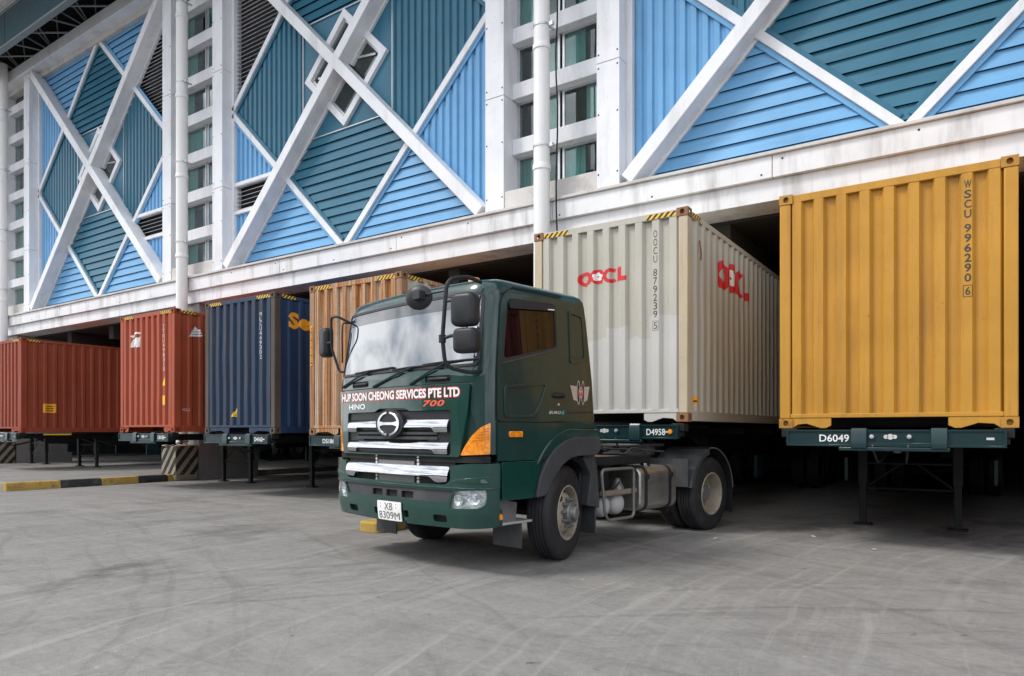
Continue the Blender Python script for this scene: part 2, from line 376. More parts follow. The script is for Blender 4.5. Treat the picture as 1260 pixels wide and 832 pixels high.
# fascia of the first floor, in lengths
for i in range(-2, 12):
    x0 = -43 + i*4.02; x1 = x0+4.01
    if x1 > XR+6: break
    bm = B(); box(bm, x0, x1, 11.47, 11.75, 5.39, 5.74); bpart('ledge_panel', bm, white_beam, bevel=.008)
bm = B(); box(bm, XL, XR+4, 11.56, 12.25, 5.05, 5.387); bpart('fascia_beam', bm, white_beam, bevel=.006)
bm = B(); box(bm, XL, XR+4, 11.42, 12.3, 5.742, 5.80); bpart('ledge_cap', bm, ledge_mat, bevel=.01)
# sill blocks at the window strips
for x in STR:
    bm = B(); box(bm, x-1.036, x+1.036, 11.62, 12.2, 5.802, 6.20); bpart('window_sill', bm, ledge_mat, bevel=.012)
# top beam under the eave
bm = B(); box(bm, XL, XR+4, 11.50, 12.1, 14.72, 15.12); bpart('top_beam', bm, white_trim, bevel=.01)
bm = B(); box(bm, XL, XR+4, 11.84, 12.1, 14.52, 14.718); bpart('head_trim', bm, ledge_mat)
# column covers
for x in STR:
    for s in (-1, 1):
        a, b = sorted((x+s*1.04, x+s*1.5))
        z = 5.803
        for zz in (8.15, 11.4, 14.718):
            bm = B(); box(bm, a, b, 11.60, 12.28, z, zz-.012)
            c_ = bpart('column_cover', bm, white_trim, bevel=.006)
            z = zz
        a, b = sorted((x+s*1.5, x+s*1.62)); bm = B(); box(bm, a, b, 11.88, 12.2, 5.803, 14.5)
        bpart('reveal_trim', bm, white_trim, bevel=.01)
bm = B()
for x in STR:
    for s in (-1, 1):
        for zz in (6.1,7.2,8.05,8.3,9.6,11.3,11.5,12.8,14.5):
            for k in (-.19,.19): lathe(bm, [(0,.008),(.014,.006),(.018,0)], Matrix.Translation((x+s*1.27+k, 11.598, zz)) @ Matrix.Rotation(R(90),4,'X'), 6)
for i in range(-2, 12):
    for k in (.15, 2.0, 3.85): lathe(bm, [(0,.008),(.014,.006),(.018,0)], Matrix.Translation((-43+i*4.02+k, 11.468, 5.66-.2*(i%2))) @ Matrix.Rotation(R(90),4,'X'), 6)
o = bpart('cladding_bolts', bm, chassis_mat); o['kind'] = 'stuff'
# window strips
for x in STR:
    strip = empty('window_strip', (x-OB.x, 0, 0), parent=bld)
    def sp(name, bm, m, **k):
        for q in bm.verts: q.co -= Vector((x, 12, 0))
        return obj(name, bm, m, strip, **k)
    z = 6.20; rows = []
    while z < 14.6:
        rows.append((z, min(z+.82, 14.7))); z += 1.135
    for i, (a, b) in enumerate(rows):
        if i: bm = B(); box(bm, x-1.038, x+1.038, 11.90, 12.2, a-.315, a); sp('transom_beam', bm, white_trim, bevel=.012)
        for s in (-1, 1):
            p0, p1 = sorted((x+s*.03, x+s*1.03))
            bm = B(); sheet(bm, [(p0,a),(p1,a),(p1,b),(p0,b)], [[(p0+.045,a+.045),(p1-.045,a+.045),(p1-.045,b-.045),(p0+.045,b-.045)]], 12.10, 12.15, lambda u,v,w: Vector((u,w,v)))
            sp('window_frame', bm, silver_dull)
            bm = B(); sheet(bm, [(p0+.04,a+.04),(p1-.04,a+.04),(p1-.04,b-.04),(p0+.04,b-.04)], (), 12.12, 12.126, lambda u,v,w: Vector((u,w,v)))
            sp('window_pane', bm, wglass)
            if random.random() < 1.0:
                cw = random.choice([.25,.45,.45,.62,.92]); q0 = p0+.04 if random.random() < .5 else p1-.04-cw
                q0 = max(q0, p0+.04); q1 = min(q0+cw, p1-.04); bm = B(); n = max(4, int((q1-q0)/.035)); pr = None
                for k in range(n+1):
                    u = q0+(q1-q0)*k/n; yy = 12.155+.02*(k % 2)+random.uniform(-.006,.006)
                    cur = (bm.verts.new((u,yy,a)), bm.verts.new((u,yy,b)))
                    if pr: bm.faces.new((pr[0],cur[0],cur[1],pr[1]))
                    pr = cur
                sp('curtain', bm, curtain)
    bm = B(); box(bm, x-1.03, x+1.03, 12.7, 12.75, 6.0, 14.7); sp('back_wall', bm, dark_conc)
# cladding bays
Y0 = 12.02
def hboards(par, poly, m, h=.232):
    z0 = min(p[1] for p in poly); z1 = max(p[1] for p in poly); k = math.floor(z0/h)
    while k*h < z1:
        a, b = k*h, (k+1)*h
        pg = clip(clip(poly, 0, -1, -a), 0, 1, b)
        if area(pg) > .006:
            jt = random.uniform(-.005,.005); ph = random.uniform(0,6); bm = B(); sheet(bm, pg, (), 0, .012, lambda u,v,w: Vector((u-OB.x, Y0-.012-(.045+jt)*(1-(v-a)/h)-w-12-.003*sin(u*1.7+ph), v)), us=[math.ceil(min(p[0] for p in pg))+q for q in range(9) if math.ceil(min(p[0] for p in pg))+q < max(p[0] for p in pg)])
            o = obj('siding_board', bm, m, par)
        k += 1
def hribs_profile(u, p=.205):
    f = (u/p) % 1.0
    if f < .48: return 0.
    if f < .60: return (f-.48)/.12
    if f < .88: return 1.
    return 1-(f-.88)/.12
def vribs(par, poly, m, p=.205, d=.045):
    u0 = min(q[0] for q in poly); u1 = max(q[0] for q in poly); cuts = []
    k = math.floor(u0/p)
    while k*p < u1:
        for f in (0,.48,.60,.88):
            c_ = (k+f)*p
            if u0 < c_ < u1: cuts.append(c_)
        k += 1
    bm = B(); sheet(bm, poly, (), 0, .004, lambda u,v,w: Vector((u-OB.x, Y0-.05+d*hribs_profile(u,p)-w-12, v)), us=cuts)
    return obj('ribbed_sheet', bm, m, par)
def slats(par, poly, h=.118):
    z0 = min(p[1] for p in poly); z1 = max(p[1] for p in poly); k = math.floor(z0/h)
    bm = B(); sheet(bm, poly, (), 0, .01, lambda u,v,w: Vector((u-OB.x, Y0+.10+w-12, v))); obj('louvre_back', bm, black_void, par)
    while k*h < z1:
        a = k*h; pg = clip(clip(poly, 0, -1, -a), 0, 1, a+.05)
        if area(pg) > .003:
            bm = B(); sheet(bm, pg, (), 0, .012, lambda u,v,w: Vector((u-OB.x, Y0-.05+(v-a)*1.6+w-12, v))); obj('louvre_slat', bm, white_trim, par)
        k += 1
def strip_bar(name, p, q, wd, y0, y1, m=white_trim, parent=None, ext=0., bev=.008):
    P = Vector(p); Q = Vector(q); d = (Q-P).normalized(); P -= d*ext; Q += d*ext; n = Vector((-d.y, d.x))*wd/2
    bm = B(); sheet(bm, [tuple(P+n), tuple(P-n), tuple(Q-n), tuple(Q+n)], (), y0, y1, lambda u,v,w: Vector((u-OB.x, w-12, v)))
    return obj(name, bm, m, parent or bld, bevel=bev)
for bi, xc in enumerate(CEN):
    def T_(poly): return [(p[0]+xc, p[1]) for p in poly]
    rect = [(-HW+.10,ZB),(HW-.10,ZB),(HW-.10,ZT),(-HW+.10,ZT)]
    def wedge(pg, w):   # w: top,bottom,left,right
        dirs = {'top': [(-1,-1),(1,-1)], 'bottom': [(-1,1),(1,1)], 'left': [(1,1),(1,-1)], 'right': [(-1,1),(-1,-1)]}[w]
        for a, b in dirs: pg = clip(pg, a, b, b*ZC)
        return pg
    def rh(pg, sx, sz, inside=True):
        a, b, c_ = sx*RH, sz*HW, HW*RH+sz*HW*ZC
        return clip(pg, a, b, c_) if inside else clip(pg, -a, -b, -c_)
    def panel(nm='cladding_panel'): return empty(nm, (0,0,0), parent=bld)
    # horizontal wedges
    for w, sz in (('top',1),('bottom',-1)):
        base = wedge(rect, w)
        ins = rh(rh(base, 1, sz), -1, sz)
        ins = clip(ins, 0, -sz, -(sz*ZC+1.47))
        hboards(panel(), T_(ins), teal_mat)
        for sx in (-1, 1): hboards(panel(), T_(rh(clip(base, -sx, 0, 0), sx, sz, False)), blue_mat)
    # vertical wedges
    for w, sx in (('left',-1),('right',1)):
        base = wedge(rect, w)
        ins = clip(rh(rh(base, sx, 1), sx, -1), -sx, 0, -1.56)
        vribs(panel(), T_(ins), teal_v)
        lv_side = (bi != 1 and sx == 1) or (bi == 1 and sx == -1)
        up = rh(clip(base, 0, -1, -ZC), sx, 1, False)
        if lv_side: slats(panel('louvre_panel'), T_(up))
        else: vribs(panel(), T_(up), blue_v)
        lo = rh(clip(base, 0, 1, ZC), sx, -1, False)
        if lv_side:
            vribs(panel(), T_(clip(lo, 0, -1, -8.25)), blue_v); slats(panel('louvre_panel'), T_(clip(clip(lo, 0, 1, 8.2), 0, -1, -7.5)))
            vribs(panel(), T_(clip(lo, 0, 1, 7.45)), blue_v)
            for zz in (8.24, 7.46):
                pl = clip(clip(lo, 0, 1, zz+.05), 0, -1, -(zz-.05)); us_ = [p[0] for p in pl]
                strip_bar('trim_strip', (xc+min(us_), zz), (xc+max(us_), zz), .10, 11.90, 12.04)
        else: vribs(panel(), T_(lo), blue_v)
    # flat teal square round the small window diamond
    sq = [(-1.56,ZC-1.47),(1.56,ZC-1.47),(1.56,ZC+1.47),(-1.56,ZC+1.47)]; D = 1.44
    for sx in (-1,1):
        for sz in (-1,1):
            q = clip(clip(sq, -sx, 0, 0), 0, -sz, -sz*ZC); q = clip(q, -sx, -sz, -(D+sz*ZC))
            bm = B(); sheet(bm, T_(q), (), 0, .02, lambda u,v,w: Vector((u-OB.x, Y0-.03+w-12, v))); obj('flat_panel', bm, teal_v, bld)
    for sx in (-1,1): strip_bar('trim_strip', (xc+sx*1.56, ZC-1.45), (xc+sx*1.56, ZC+1.45), .025, 11.955, 12.0, silver_dull, bev=0)
    for sz in (-1,1): strip_bar('trim_strip', (xc-1.5, ZC+sz*1.47), (xc+1.5, ZC+sz*1.47), .025, 11.95, 12.0, silver_dull, bev=0)
    dia = empty('diamond_window', (0,0,0), parent=bld)
    c4 = [(D,0),(0,D),(-D,0),(0,-D)]
    dpo = [(xc+a, ZC+b) for a, b in c4]; dpi = [(xc+a*.84, ZC+b*.84) for a, b in c4]; dg_ = [(xc+a*.9, ZC+b*.9) for a, b in c4]; dp2 = [(xc+a*.79, ZC+b*.79) for a, b in c4]
    mp_ = lambda u,v,w: Vector((u-OB.x, w-12, v))
    bm = B(); sheet(bm, dpo, [dpi], 11.90, 12.06, mp_); obj('frame', bm, white_trim, dia, bevel=.006)
    bm = B(); sheet(bm, [(xc+a*.845, ZC+b*.845) for a, b in c4], [dp2], 11.96, 12.05, mp_); obj('sash', bm, silver_dull, dia)
    bm = B(); sheet(bm, dg_, (), 12.01, 12.018, mp_); obj('window_pane', bm, wglass, dia)
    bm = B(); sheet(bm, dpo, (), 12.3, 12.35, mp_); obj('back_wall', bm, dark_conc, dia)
    for (a, b) in (((.15,.35),(1.0,.12)), ((-1.0,.05),(-.15,-.30))):
        strip_bar('glazing_bar', (xc+a[0], ZC+a[1]*.5), (xc+b[0], ZC+b[1]*.5), .05, 11.975, 12.0, silver_dull, dia, bev=0)
    # big diamond strips
    for a, b in (((-HW,ZC),(0,ZC+RH)), ((0,ZC+RH),(HW,ZC)), ((HW,ZC),(0,ZC-RH)), ((0,ZC-RH),(-HW,ZC))):
        a = Vector((a[0]+xc, a[1])); b = Vector((b[0]+xc, b[1])); d = (b-a).normalized()
        strip_bar('diamond_strip', a+d*.08, b-d*.08, .145, 11.88, 12.03)
        nn_ = Vector((-d.y, d.x)); mid = (a+b)/2
        if nn_.dot(Vector((xc, ZC))-mid) < 0: nn_ = -nn_
        strip_bar('flashing', a+d*.2+nn_*.115, b-d*.2+nn_*.115, .08, 11.93, 11.965, teal_mat, bev=.003)
        strip_bar('flashing', a+d*.25-nn_*.115, b-d*.25-nn_*.115, .08, 11.93, 11.965, blue_mat, bev=.003)
    # X brace: one through beam, one in two halves with a deep web
    L_ = 4.36
    br = empty('cross_brace', (0,0,0), parent=bld)
    strip_bar('brace_beam', (xc-L_, ZC+L_), (xc+L_, ZC-L_), .25, 11.57, 11.92, parent=br, bev=.012)
    strip_bar('brace_web', (xc-L_, ZC+L_), (xc+L_, ZC-L_), .20, 11.92, 12.0, parent=br)
    for sg in (-1, 1):
        strip_bar('brace_beam', (xc+sg*.085, ZC+sg*.085), (xc+sg*L_, ZC+sg*L_), .25, 11.573, 11.92, parent=br, bev=.012)
        strip_bar('brace_web', (xc+sg*.11, ZC+sg*.11), (xc+sg*L_, ZC+sg*L_), .36, 11.922, 12.03, parent=br)
# solid wall behind, outer ends and lower hall
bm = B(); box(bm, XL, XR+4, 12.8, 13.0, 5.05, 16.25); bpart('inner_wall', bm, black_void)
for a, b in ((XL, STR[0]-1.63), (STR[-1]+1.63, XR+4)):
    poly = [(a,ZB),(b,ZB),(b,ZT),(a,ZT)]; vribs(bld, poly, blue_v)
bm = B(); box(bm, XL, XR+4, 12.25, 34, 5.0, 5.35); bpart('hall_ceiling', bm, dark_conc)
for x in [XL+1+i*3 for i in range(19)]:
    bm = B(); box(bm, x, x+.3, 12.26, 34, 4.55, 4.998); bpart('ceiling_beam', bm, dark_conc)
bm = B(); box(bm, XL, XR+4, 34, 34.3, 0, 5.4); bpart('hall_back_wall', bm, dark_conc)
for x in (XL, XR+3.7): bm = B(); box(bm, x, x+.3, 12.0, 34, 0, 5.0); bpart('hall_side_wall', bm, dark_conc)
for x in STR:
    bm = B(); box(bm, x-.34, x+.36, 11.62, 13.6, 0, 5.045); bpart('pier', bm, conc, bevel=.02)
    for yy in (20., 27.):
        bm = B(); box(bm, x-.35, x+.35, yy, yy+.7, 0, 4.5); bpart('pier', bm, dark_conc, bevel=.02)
# downpipes
for x in STR:
    dp = empty('drainpipe', (x+.04-OB.x, 11.3-12, 0), parent=bld)
    bm = B(); tube(bm, [(0,0,1.0),(0,0,15.3)], .155, 20); obj('pipe', bm, pvc, dp)
    zz = 6.75
    while zz < 15:
        bm = B(); lathe(bm, [(.158,-.10),(.172,-.095),(.172,.0),(.165,.01),(.158,.012)], Matrix.Translation((0,0,zz-.35)), 20); obj('pipe_socket', bm, pvc, dp)
        bm = B(); lathe(bm, [(.157,-.02),(.168,-.02),(.168,.02),(.157,.02)], Matrix.Translation((0,0,zz)), 20); box(bm, .12, .16, -.02, .22, zz-.015, zz+.015); box(bm, .17, .25, -.03, .03, zz-.035, zz+.035)
        obj('pipe_bracket', bm, silver_dull, dp); zz += 2.264
# thin cable beside the right pipe
bm = B(); pts = [(-6.66+.02*sin(i*1.3), 11.35+.01*cos(i*2.1), 15-i*.5) for i in range(21)]; tube(bm, pts, .016, 6)
bpart('cable', bm, chassis_mat)
# eave: gutter fascia, truss and soffit
for i in range(14):
    x0 = -46+i*4.4
    bm = B(); box(bm, x0, x0+4.37, 10.42, 10.50, 14.85, 16.05); bpart('gutter_fascia', bm, roof_teal, bevel=.01)
bm = B(); box(bm, -46, XR+4, 10.36, 10.56, 14.78, 14.845); bpart('gutter_lip', bm, truss_mat, bevel=.01)
bm = B(); box(bm, -46, XR+4, 10.5, 13.05, 16.1, 16.2); bpart('roof_deck', bm, black_void)
for i in range(14):
    y1_ = 10.40-i*.22; bm = B(); box(bm, -46, XR+4, y1_-.21, y1_, 16.08-i*.01, 16.11-i*.01); bpart('soffit_board', bm, white_beam)
bm = B(); box(bm, -46, XR+4, 10.30, 10.42, 15.98, 16.075); bpart('soffit_trim', bm, silver_dull, bevel=.01)
bm = B(); box(bm, -46, XR+4, 7.2, 13, 16.3, 16.36); bpart('roof_sheet', bm, roof_teal)
bm = B(); box(bm, -46, XR+4, 12.2, 12.3, 14.9, 16.1); bpart('truss_back_wall', bm, black_void)
x = -44.5
while x < XR:
    tr = empty('roof_truss', (0,0,0), parent=bld)
    def tt(a, b, r=.032):
        bm = B(); tube(bm, [Vector(a)-OB, Vector(b)-OB], r, 6); obj('truss_member', bm, truss_mat, tr)
    tt((x,10.55,14.95),(x,12.1,15.25)); tt((x,12.1,15.2),(x+.9,10.6,16.0)); tt((x,12.1,15.2),(x-.9,10.6,16.0)); tt((x,12.1,15.2),(x,11.0,16.05), .028); tt((x,12.1,15.2),(x-1.6,10.55,14.97)); tt((x+.1,12.1,15.2),(x+1.4,11.4,16.05), .025)
    x += 2.7

# striped concrete plinths under the pipes
def stripes(bm, P0, ax, Wd, H, m_off=0.):
    """diagonal stripes on the face starting at P0 along ax (unit vector), width Wd, height H"""
    nrm = Vector((ax.y, -ax.x, 0))
    for k in range(-6, 8):
        base = k*.30+m_off; pg = [(base,0),(base+.15,0),(base+.15+H*.8,H),(base+H*.8,H)]
        pg = clip(clip(pg, -1, 0, -.01), 1, 0, Wd-.01)
        if area(pg) > .002: sheet(bm, pg, (), .0025, .0045, lambda u,v,w: Vector(P0)+ax*u+Vector((0,0,v))+nrm*w)
for x, lab in ((STR[0],'black and cream striped concrete plinth at the left edge, beside a light grey pier'),(STR[1],'black and cream striped concrete plinth below the red brown container with white sail marks'),(STR[2],'striped concrete plinth under the drainpipe, hidden behind the green truck')):
    zb = .165 if x < -7.5 else .0
    o = empty('striped_plinth', (x+.02, 11.25, 0)); tag(o, lab, 'plinth', 'striped concrete plinths under the drainpipes')
    bm = B(); box(bm, -.36, .36, -.34, .34, zb-.16, 1.0); obj('block', bm, cream_blk, o, bevel=.03)
    bm = B(); stripes(bm, (-.36,-.34,zb), Vector((1,0,0)), .72, .97-zb); obj('hazard_stripe', bm, kerb_blk, o)
    bm = B(); stripes(bm, (.36,-.34,zb), Vector((0,1,0)), .68, .97-zb, .1); obj('hazard_stripe', bm, kerb_blk, o)

# ------------------------------------------------------------ containers
CW, CL, CH = 2.438, 12.19, 2.896
def corr(u, p, a, d, off=0.):      # trapezoid: outer flat a, slope s, inner flat, slope s
    f = ((u-off)/p) % 1.0; s = .12
    if f < a: return 0.
    if f < a+s: return d*(f-a)/s
    if f < 1-s: return d
    return d*(1-f)/s
def cuts_for(u0, u1, p, a, off=0.):
    out = []; k = math.floor((u0-off)/p)
    while k*p+off < u1:
        for f in (0, a, a+.12, .88):
            c_ = off+(k+f)*p
            if u0+1e-4 < c_ < u1-1e-4: out.append(c_)
        k += 1
    return out
FP, FA, FD, FO = .252, .40, .055, -.055     # front wall corrugation
SP_, SA, SD = .278, .26, .036               # side wall corrugation
from mathutils import noise as mnoise
DENT = [0.]
def dent(u, v): return .010*mnoise.noise((u*1.6+DENT[0], v*1.3, DENT[0])) + .004*mnoise.noise((u*5+DENT[0], v*2.2, 3+DENT[0]))
def fmap_front(u, v, w): return Vector((u, .018+corr(u, FP, FA, FD, FO)+dent(u, v)-w, v))
def fmap_side(u, v, w): return Vector((CW/2-.012-corr(u, SP_, SA, SD, .1)+dent(u, v)+w, u, v))
def fmap_sideL(u, v, w): return Vector((-CW/2+.012+corr(u, SP_, SA, SD, .1)-w, u, v))
FC = cuts_for(-1.1, 1.1, FP, FA, FO); SC = cuts_for(.1, CL-.1, SP_, SA, .1)
def casting(bm, cx, cy, cz, fx, fy):
    """hollow looking corner casting, outer faces with oval holes"""
    hx, hy, hz = .081, .089, .059
    def pl(x, y, z): return Vector((cx+x, cy+y, cz+z))
    hole = rrect(-.034,.034,-.042,.042,.033,4)
    sheet(bm, [(-hx,-hz),(hx,-hz),(hx,hz),(-hx,hz)], [[(a*.9,b*.8) for a,b in hole]], hy-.014, hy, lambda u,v,w: pl(u, fy*w, v))
    sheet(bm, [(-hy+.015,-hz),(hy-.015,-hz),(hy-.015,hz),(-hy+.015,hz)], [[(a,b*.8) for a,b in hole]], hx-.014, hx, lambda u,v,w: pl(fx*w, u, v))
    x0, x1 = sorted((cx-fx*hx, cx+fx*(hx-.045))); y0, y1 = sorted((cy-fy*(hy), cy+fy*(hy-.045)))
    box(bm, x0, x1, y0, y1, cz-hz+.001, cz+hz-.001)
    for s in (-1,1):
        sheet(bm, [(-hx+.014,-hy+.014),(hx-.014,-hy+.014),(hx-.014,hy-.014),(-hx+.014,hy-.014)], (), s*(hz-.012), s*hz, lambda u,v,w: pl(u,v,w))
def container(x0, y0, z0, label, m, post_m=None, cast_m=None, side_m=None, chev=True, tunnel=(-.62,.58), rz=0.):
    c = empty('shipping_container', (x0+CW/2, y0, z0), rz); tag(c, label, 'container', 'shipping containers docked in the loading hall')
    DENT[0] = x0*1.7
    post_m = post_m or m; cast_m = cast_m or post_m; side_m = side_m or m
    for fx in (-1,1):
        for yy, fy in ((.089,-1),(CL-.089,1)):
            for zz in (.059, CH-.059):
                bm = B(); casting(bm, fx*(CW/2-.081), yy, zz, fx, fy); obj('corner_casting', bm, cast_m, c, bevel=.004, seg=1)
            bm = B(); a, b = sorted((fx*(CW/2-.006), fx*(CW/2-.135))); p, q = sorted((yy-fy*.075, yy+fy*.083))
            P = [(a,p),(b,p),(b,q),(a,q)]
            sheet(bm, P, (), .118, CH-.118, lambda u,v,w: Vector((u,v,w))); obj('corner_post', bm, post_m, c, bevel=.012)
    bm = B(); sheet(bm, [(-1.09,.16),(1.09,.16),(1.09,CH-.10),(-1.09,CH-.10)], (), 0, .004, fmap_front, us=FC, vs=[.3+.2*q for q in range(13)]); obj('front_wall', bm, m, c)
    for f_, nm in ((fmap_side,'side_wall'),(fmap_sideL,'side_wall')):
        bm = B(); sheet(bm, [(.14,.15),(CL-.14,.15),(CL-.14,CH-.10),(.14,CH-.10)], (), 0, .004, f_, us=SC, vs=[.4+.3*q for q in range(8)]); obj(nm, bm, side_m, c)
    bm = B(); box(bm, -CW/2+.16, CW/2-.16, .012, .075, CH-.105, CH-.012); obj('top_rail', bm, m, c, bevel=.008)
    bm = B(); box(bm, -CW/2+.135, CW/2-.135, .010, .09, .125, .175); obj('bottom_rail', bm, m, c, bevel=.006)
    for s, e in ((-1, tunnel[0]), (1, tunnel[1])):
        o_ = s*(CW/2-.16); P = [(o_,.126),(e,.126),(e,.03),(e-s*-.06,.0),(e+s*.12,.0),(e+s*.28,.055),(o_-s*.06,.045),(o_,.0)]
        bm = B(); sheet(bm, P, (), -.03, -.018, lambda u,v,w: Vector((u,-w,v))); obj('bottom_gusset', bm, m, c, bevel=.003, seg=1)
    for fx in (-1,1):
        a, b = sorted((fx*(CW/2-.008), fx*(CW/2-.075)))
        bm = B(); box(bm, a, b, .18, CL-.18, CH-.105, CH-.03); obj('top_rail', bm, side_m, c, bevel=.006)
        bm = B(); box(bm, a, b, .18, CL-.18, .012, .155); obj('bottom_rail', bm, side_m, c, bevel=.006)
    bm = B(); box(bm, -CW/2+.07, CW/2-.07, .07, CL-.07, CH-.05, CH-.02); obj('roof_panel', bm, side_m, c)
    bm = B(); box(bm, -CW/2+.07, CW/2-.07, .8, CL-.1, .03, .14); obj('floor', bm, chassis_mat, c)
    for s in (-1,1):
        a, b = sorted((s*.01, s*1.08)); bm = B(); box(bm, a, b, CL-.08, CL-.03, .16, CH-.13); obj('rear_door', bm, m, c, bevel=.01)
    if chev:
        for s in (-1,1):
            for pl in (0, 1):
                bm = B()
                L_ = .42 if pl == 0 else .34
                if pl == 0:
                    u0 = -CW/2+.175 if s < 0 else CW/2-.175-L_
                    fm = lambda u,v,w: Vector((u, .012-w, v))
                else:
                    if s < 0: continue
                    u0 = .19; fm = lambda u,v,w: Vector((CW/2-.008+w, u, v))
                zlo, zhi = CH-.098, CH-.030
                sheet(bm, [(u0,zlo),(u0+L_,zlo),(u0+L_,zhi),(u0,zhi)], (), .0015, .003, fm)
                k = u0-.1
                while k < u0+L_:
                    pg = clip(clip([(k,zlo),(k+.04,zlo),(k+.105,zhi),(k+.065,zhi)], -1,0,-u0), 1,0,u0+L_)
                    if area(pg) > 1e-4: sheet(bm, pg, (), .003, .0045, fm, mi=1)
                    k += .085
                obj('hazard_stripe', bm, [yellow_print, black_print], c)
    return c
def fit_stack(bm, s, u0, u1, v0, v1, bold, gap=.16):
    h = (v1-v0)/(len(s)-gap)
    for i, ch in enumerate(s):
        t1 = v1-i*h; a, b = (u0+(u1-u0)*.36, u1-(u1-u0)*.36) if ch in '1I' else (u0, u1)
        textsheet(bm, ch, a, b, t1-h*(1-gap), t1, fmap_front, bold, us=FC, vs=[.3+.2*q for q in range(13)], w=.006)
def front_text(c, s, u0, u1, v0, v1, m, stack=False, bold=0., line=.8):
    bm = B()
    if stack: fit_stack(bm, s, u0, u1, v0, v1, bold)
    else: textsheet(bm, s, u0, u1, v0, v1, fmap_front, bold, us=FC, vs=[.3+.2*q for q in range(13)], w=.006)
    return obj('painted_number' if stack else 'painted_logo', bm, m, c, recalc=False)

yel = paint('yellow container paint', (.50,.25,.036), .10, (.27,.13,.035), .65, (5,5,.45), .45, rust=.16, rustcol=(.17,.07,.02))
ooc = paint('warm grey container paint', (.47,.45,.385), .05, (.30,.25,.17), .30, (7,7,.4), .5, rust=.16, rustcol=(.30,.15,.05))
brn = paint('red brown container paint', (.26,.048,.022), .10, (.33,.10,.055), .45, (8,8,.4), .55, rust=.12, rustcol=(.12,.035,.015))
brn2 = paint('orange brown container paint', (.34,.064,.026), .10, (.38,.12,.065), .4, (8,8,.5), .5, rust=.12, rustcol=(.14,.04,.015))
blu = paint('faded blue container paint', (.021,.042,.080), .16, (.085,.065,.05), .85, (8,8,.35), .55, rust=.42, rustcol=(.11,.055,.03))
blu_side = paint('deep blue container paint', (.012,.040,.105), .12, (.07,.09,.12), .4, (8,8,.35), .5, rust=.25, rustcol=(.10,.05,.03))
blu_post = paint('brown stained container post', (.075,.062,.052), .2, (.16,.15,.14), .5, (8,8,.6), .7, rust=.5, rustcol=(.12,.05,.025))
rst = paint('rusty cream container paint', (.46,.37,.27), .14, (.27,.10,.025), 1.0, (10,10,.25), .65, rust=.90, rustcol=(.30,.105,.022))
rst_post = paint('rusty corner post', (.34,.20,.12), .15, (.30,.14,.06), .7, (8,8,.5), .7, rust=.7, rustcol=(.20,.08,.03))
ooc_post = paint('rust bleeding corner post', (.50,.42,.30), .08, (.36,.22,.10), .7, (6,6,.6), .55, rust=.34, rustcol=(.30,.14,.05))
yel_cast = paint('rusty yellow casting', (.42,.21,.04), .1, (.25,.11,.03), .6, (6,6,4), .6, rust=.5, rustcol=(.20,.075,.02))
rust_cast = paint('rusty casting', (.25,.13,.07), .2, (.12,.07,.04), .5, (9,9,9), .75, rust=.6, rustcol=(.20,.08,.03))

# repainted lower half on the grey container: an added lighter coat with its own stepped edge
oof = ooc.copy(); oof.name = 'warm grey paint with white touch up coat'
nt = oof.node_tree; bs = [n for n in nt.nodes if n.type == 'BSDF_PRINCIPLED'][0]
lk = bs.inputs['Base Color'].links[0]; src = lk.from_socket
def N(tp, **k):
    n = nt.nodes.new(tp)
    for a, b in k.items(): setattr(n, a, b)
    return n
tcx = N('ShaderNodeTexCoord'); sx_ = N('ShaderNodeSeparateXYZ'); nt.links.new(tcx.outputs['Object'], sx_.inputs[0])
def M_(op, a, b=0.):
    n = N('ShaderNodeMath', operation=op)
    for i, q in enumerate((a, b)):
        if isinstance(q, (int, float)): n.inputs[i].default_value = q
        else: nt.links.new(q, n.inputs[i])
    return n.outputs[0]
wnz = N('ShaderNodeTexWhiteNoise', noise_dimensions='1D'); nt.links.new(M_('FLOOR', M_('MULTIPLY', sx_.outputs[0], 3.1)), wnz.inputs['W'])
n2 = N('ShaderNodeTexNoise'); n2.inputs['Scale'].default_value = 3.; nt.links.new(tcx.outputs['Object'], n2.inputs['Vector'])
edge = M_('ADD', M_('ADD', M_('MULTIPLY', wnz.outputs['Value'], .42), 1.0), M_('MULTIPLY', n2.outputs['Fac'], .25))
mask = M_('LESS_THAN', sx_.outputs[2], edge)
mxx = N('ShaderNodeMix', data_type='RGBA'); nt.links.new(M_('MULTIPLY', mask, .42), mxx.inputs[0]); nt.links.new(src, mxx.inputs[6]); mxx.inputs[7].default_value = (.60,.59,.60,1)
nt.links.new(mxx.outputs[2], bs.inputs['Base Color'])

# yellow
cy_ = container(-2.155, 9.15, 1.43, 'yellow container with the dark number WSCU 9962906, at the right edge of the photo', yel, cast_m=yel_cast, chev=False)
front_text(cy_, 'WSCU', .728, .795, 2.30, 2.715, char_print, True, .02)
front_text(cy_, '996290', .73, .793, 1.60, 2.235, char_print, True, .02)
front_text(cy_, '6', .737, .786, 1.455, 1.545, char_print, False, .02)
bm = B(); sheet(bm, [(.718,1.435),(.805,1.435),(.805,1.565),(.718,1.565)], [[(.724,1.441),(.799,1.441),(.799,1.559),(.724,1.559)]], .006, .0065, fmap_front, us=FC); obj('number_box', bm, char_print, cy_, recalc=False)
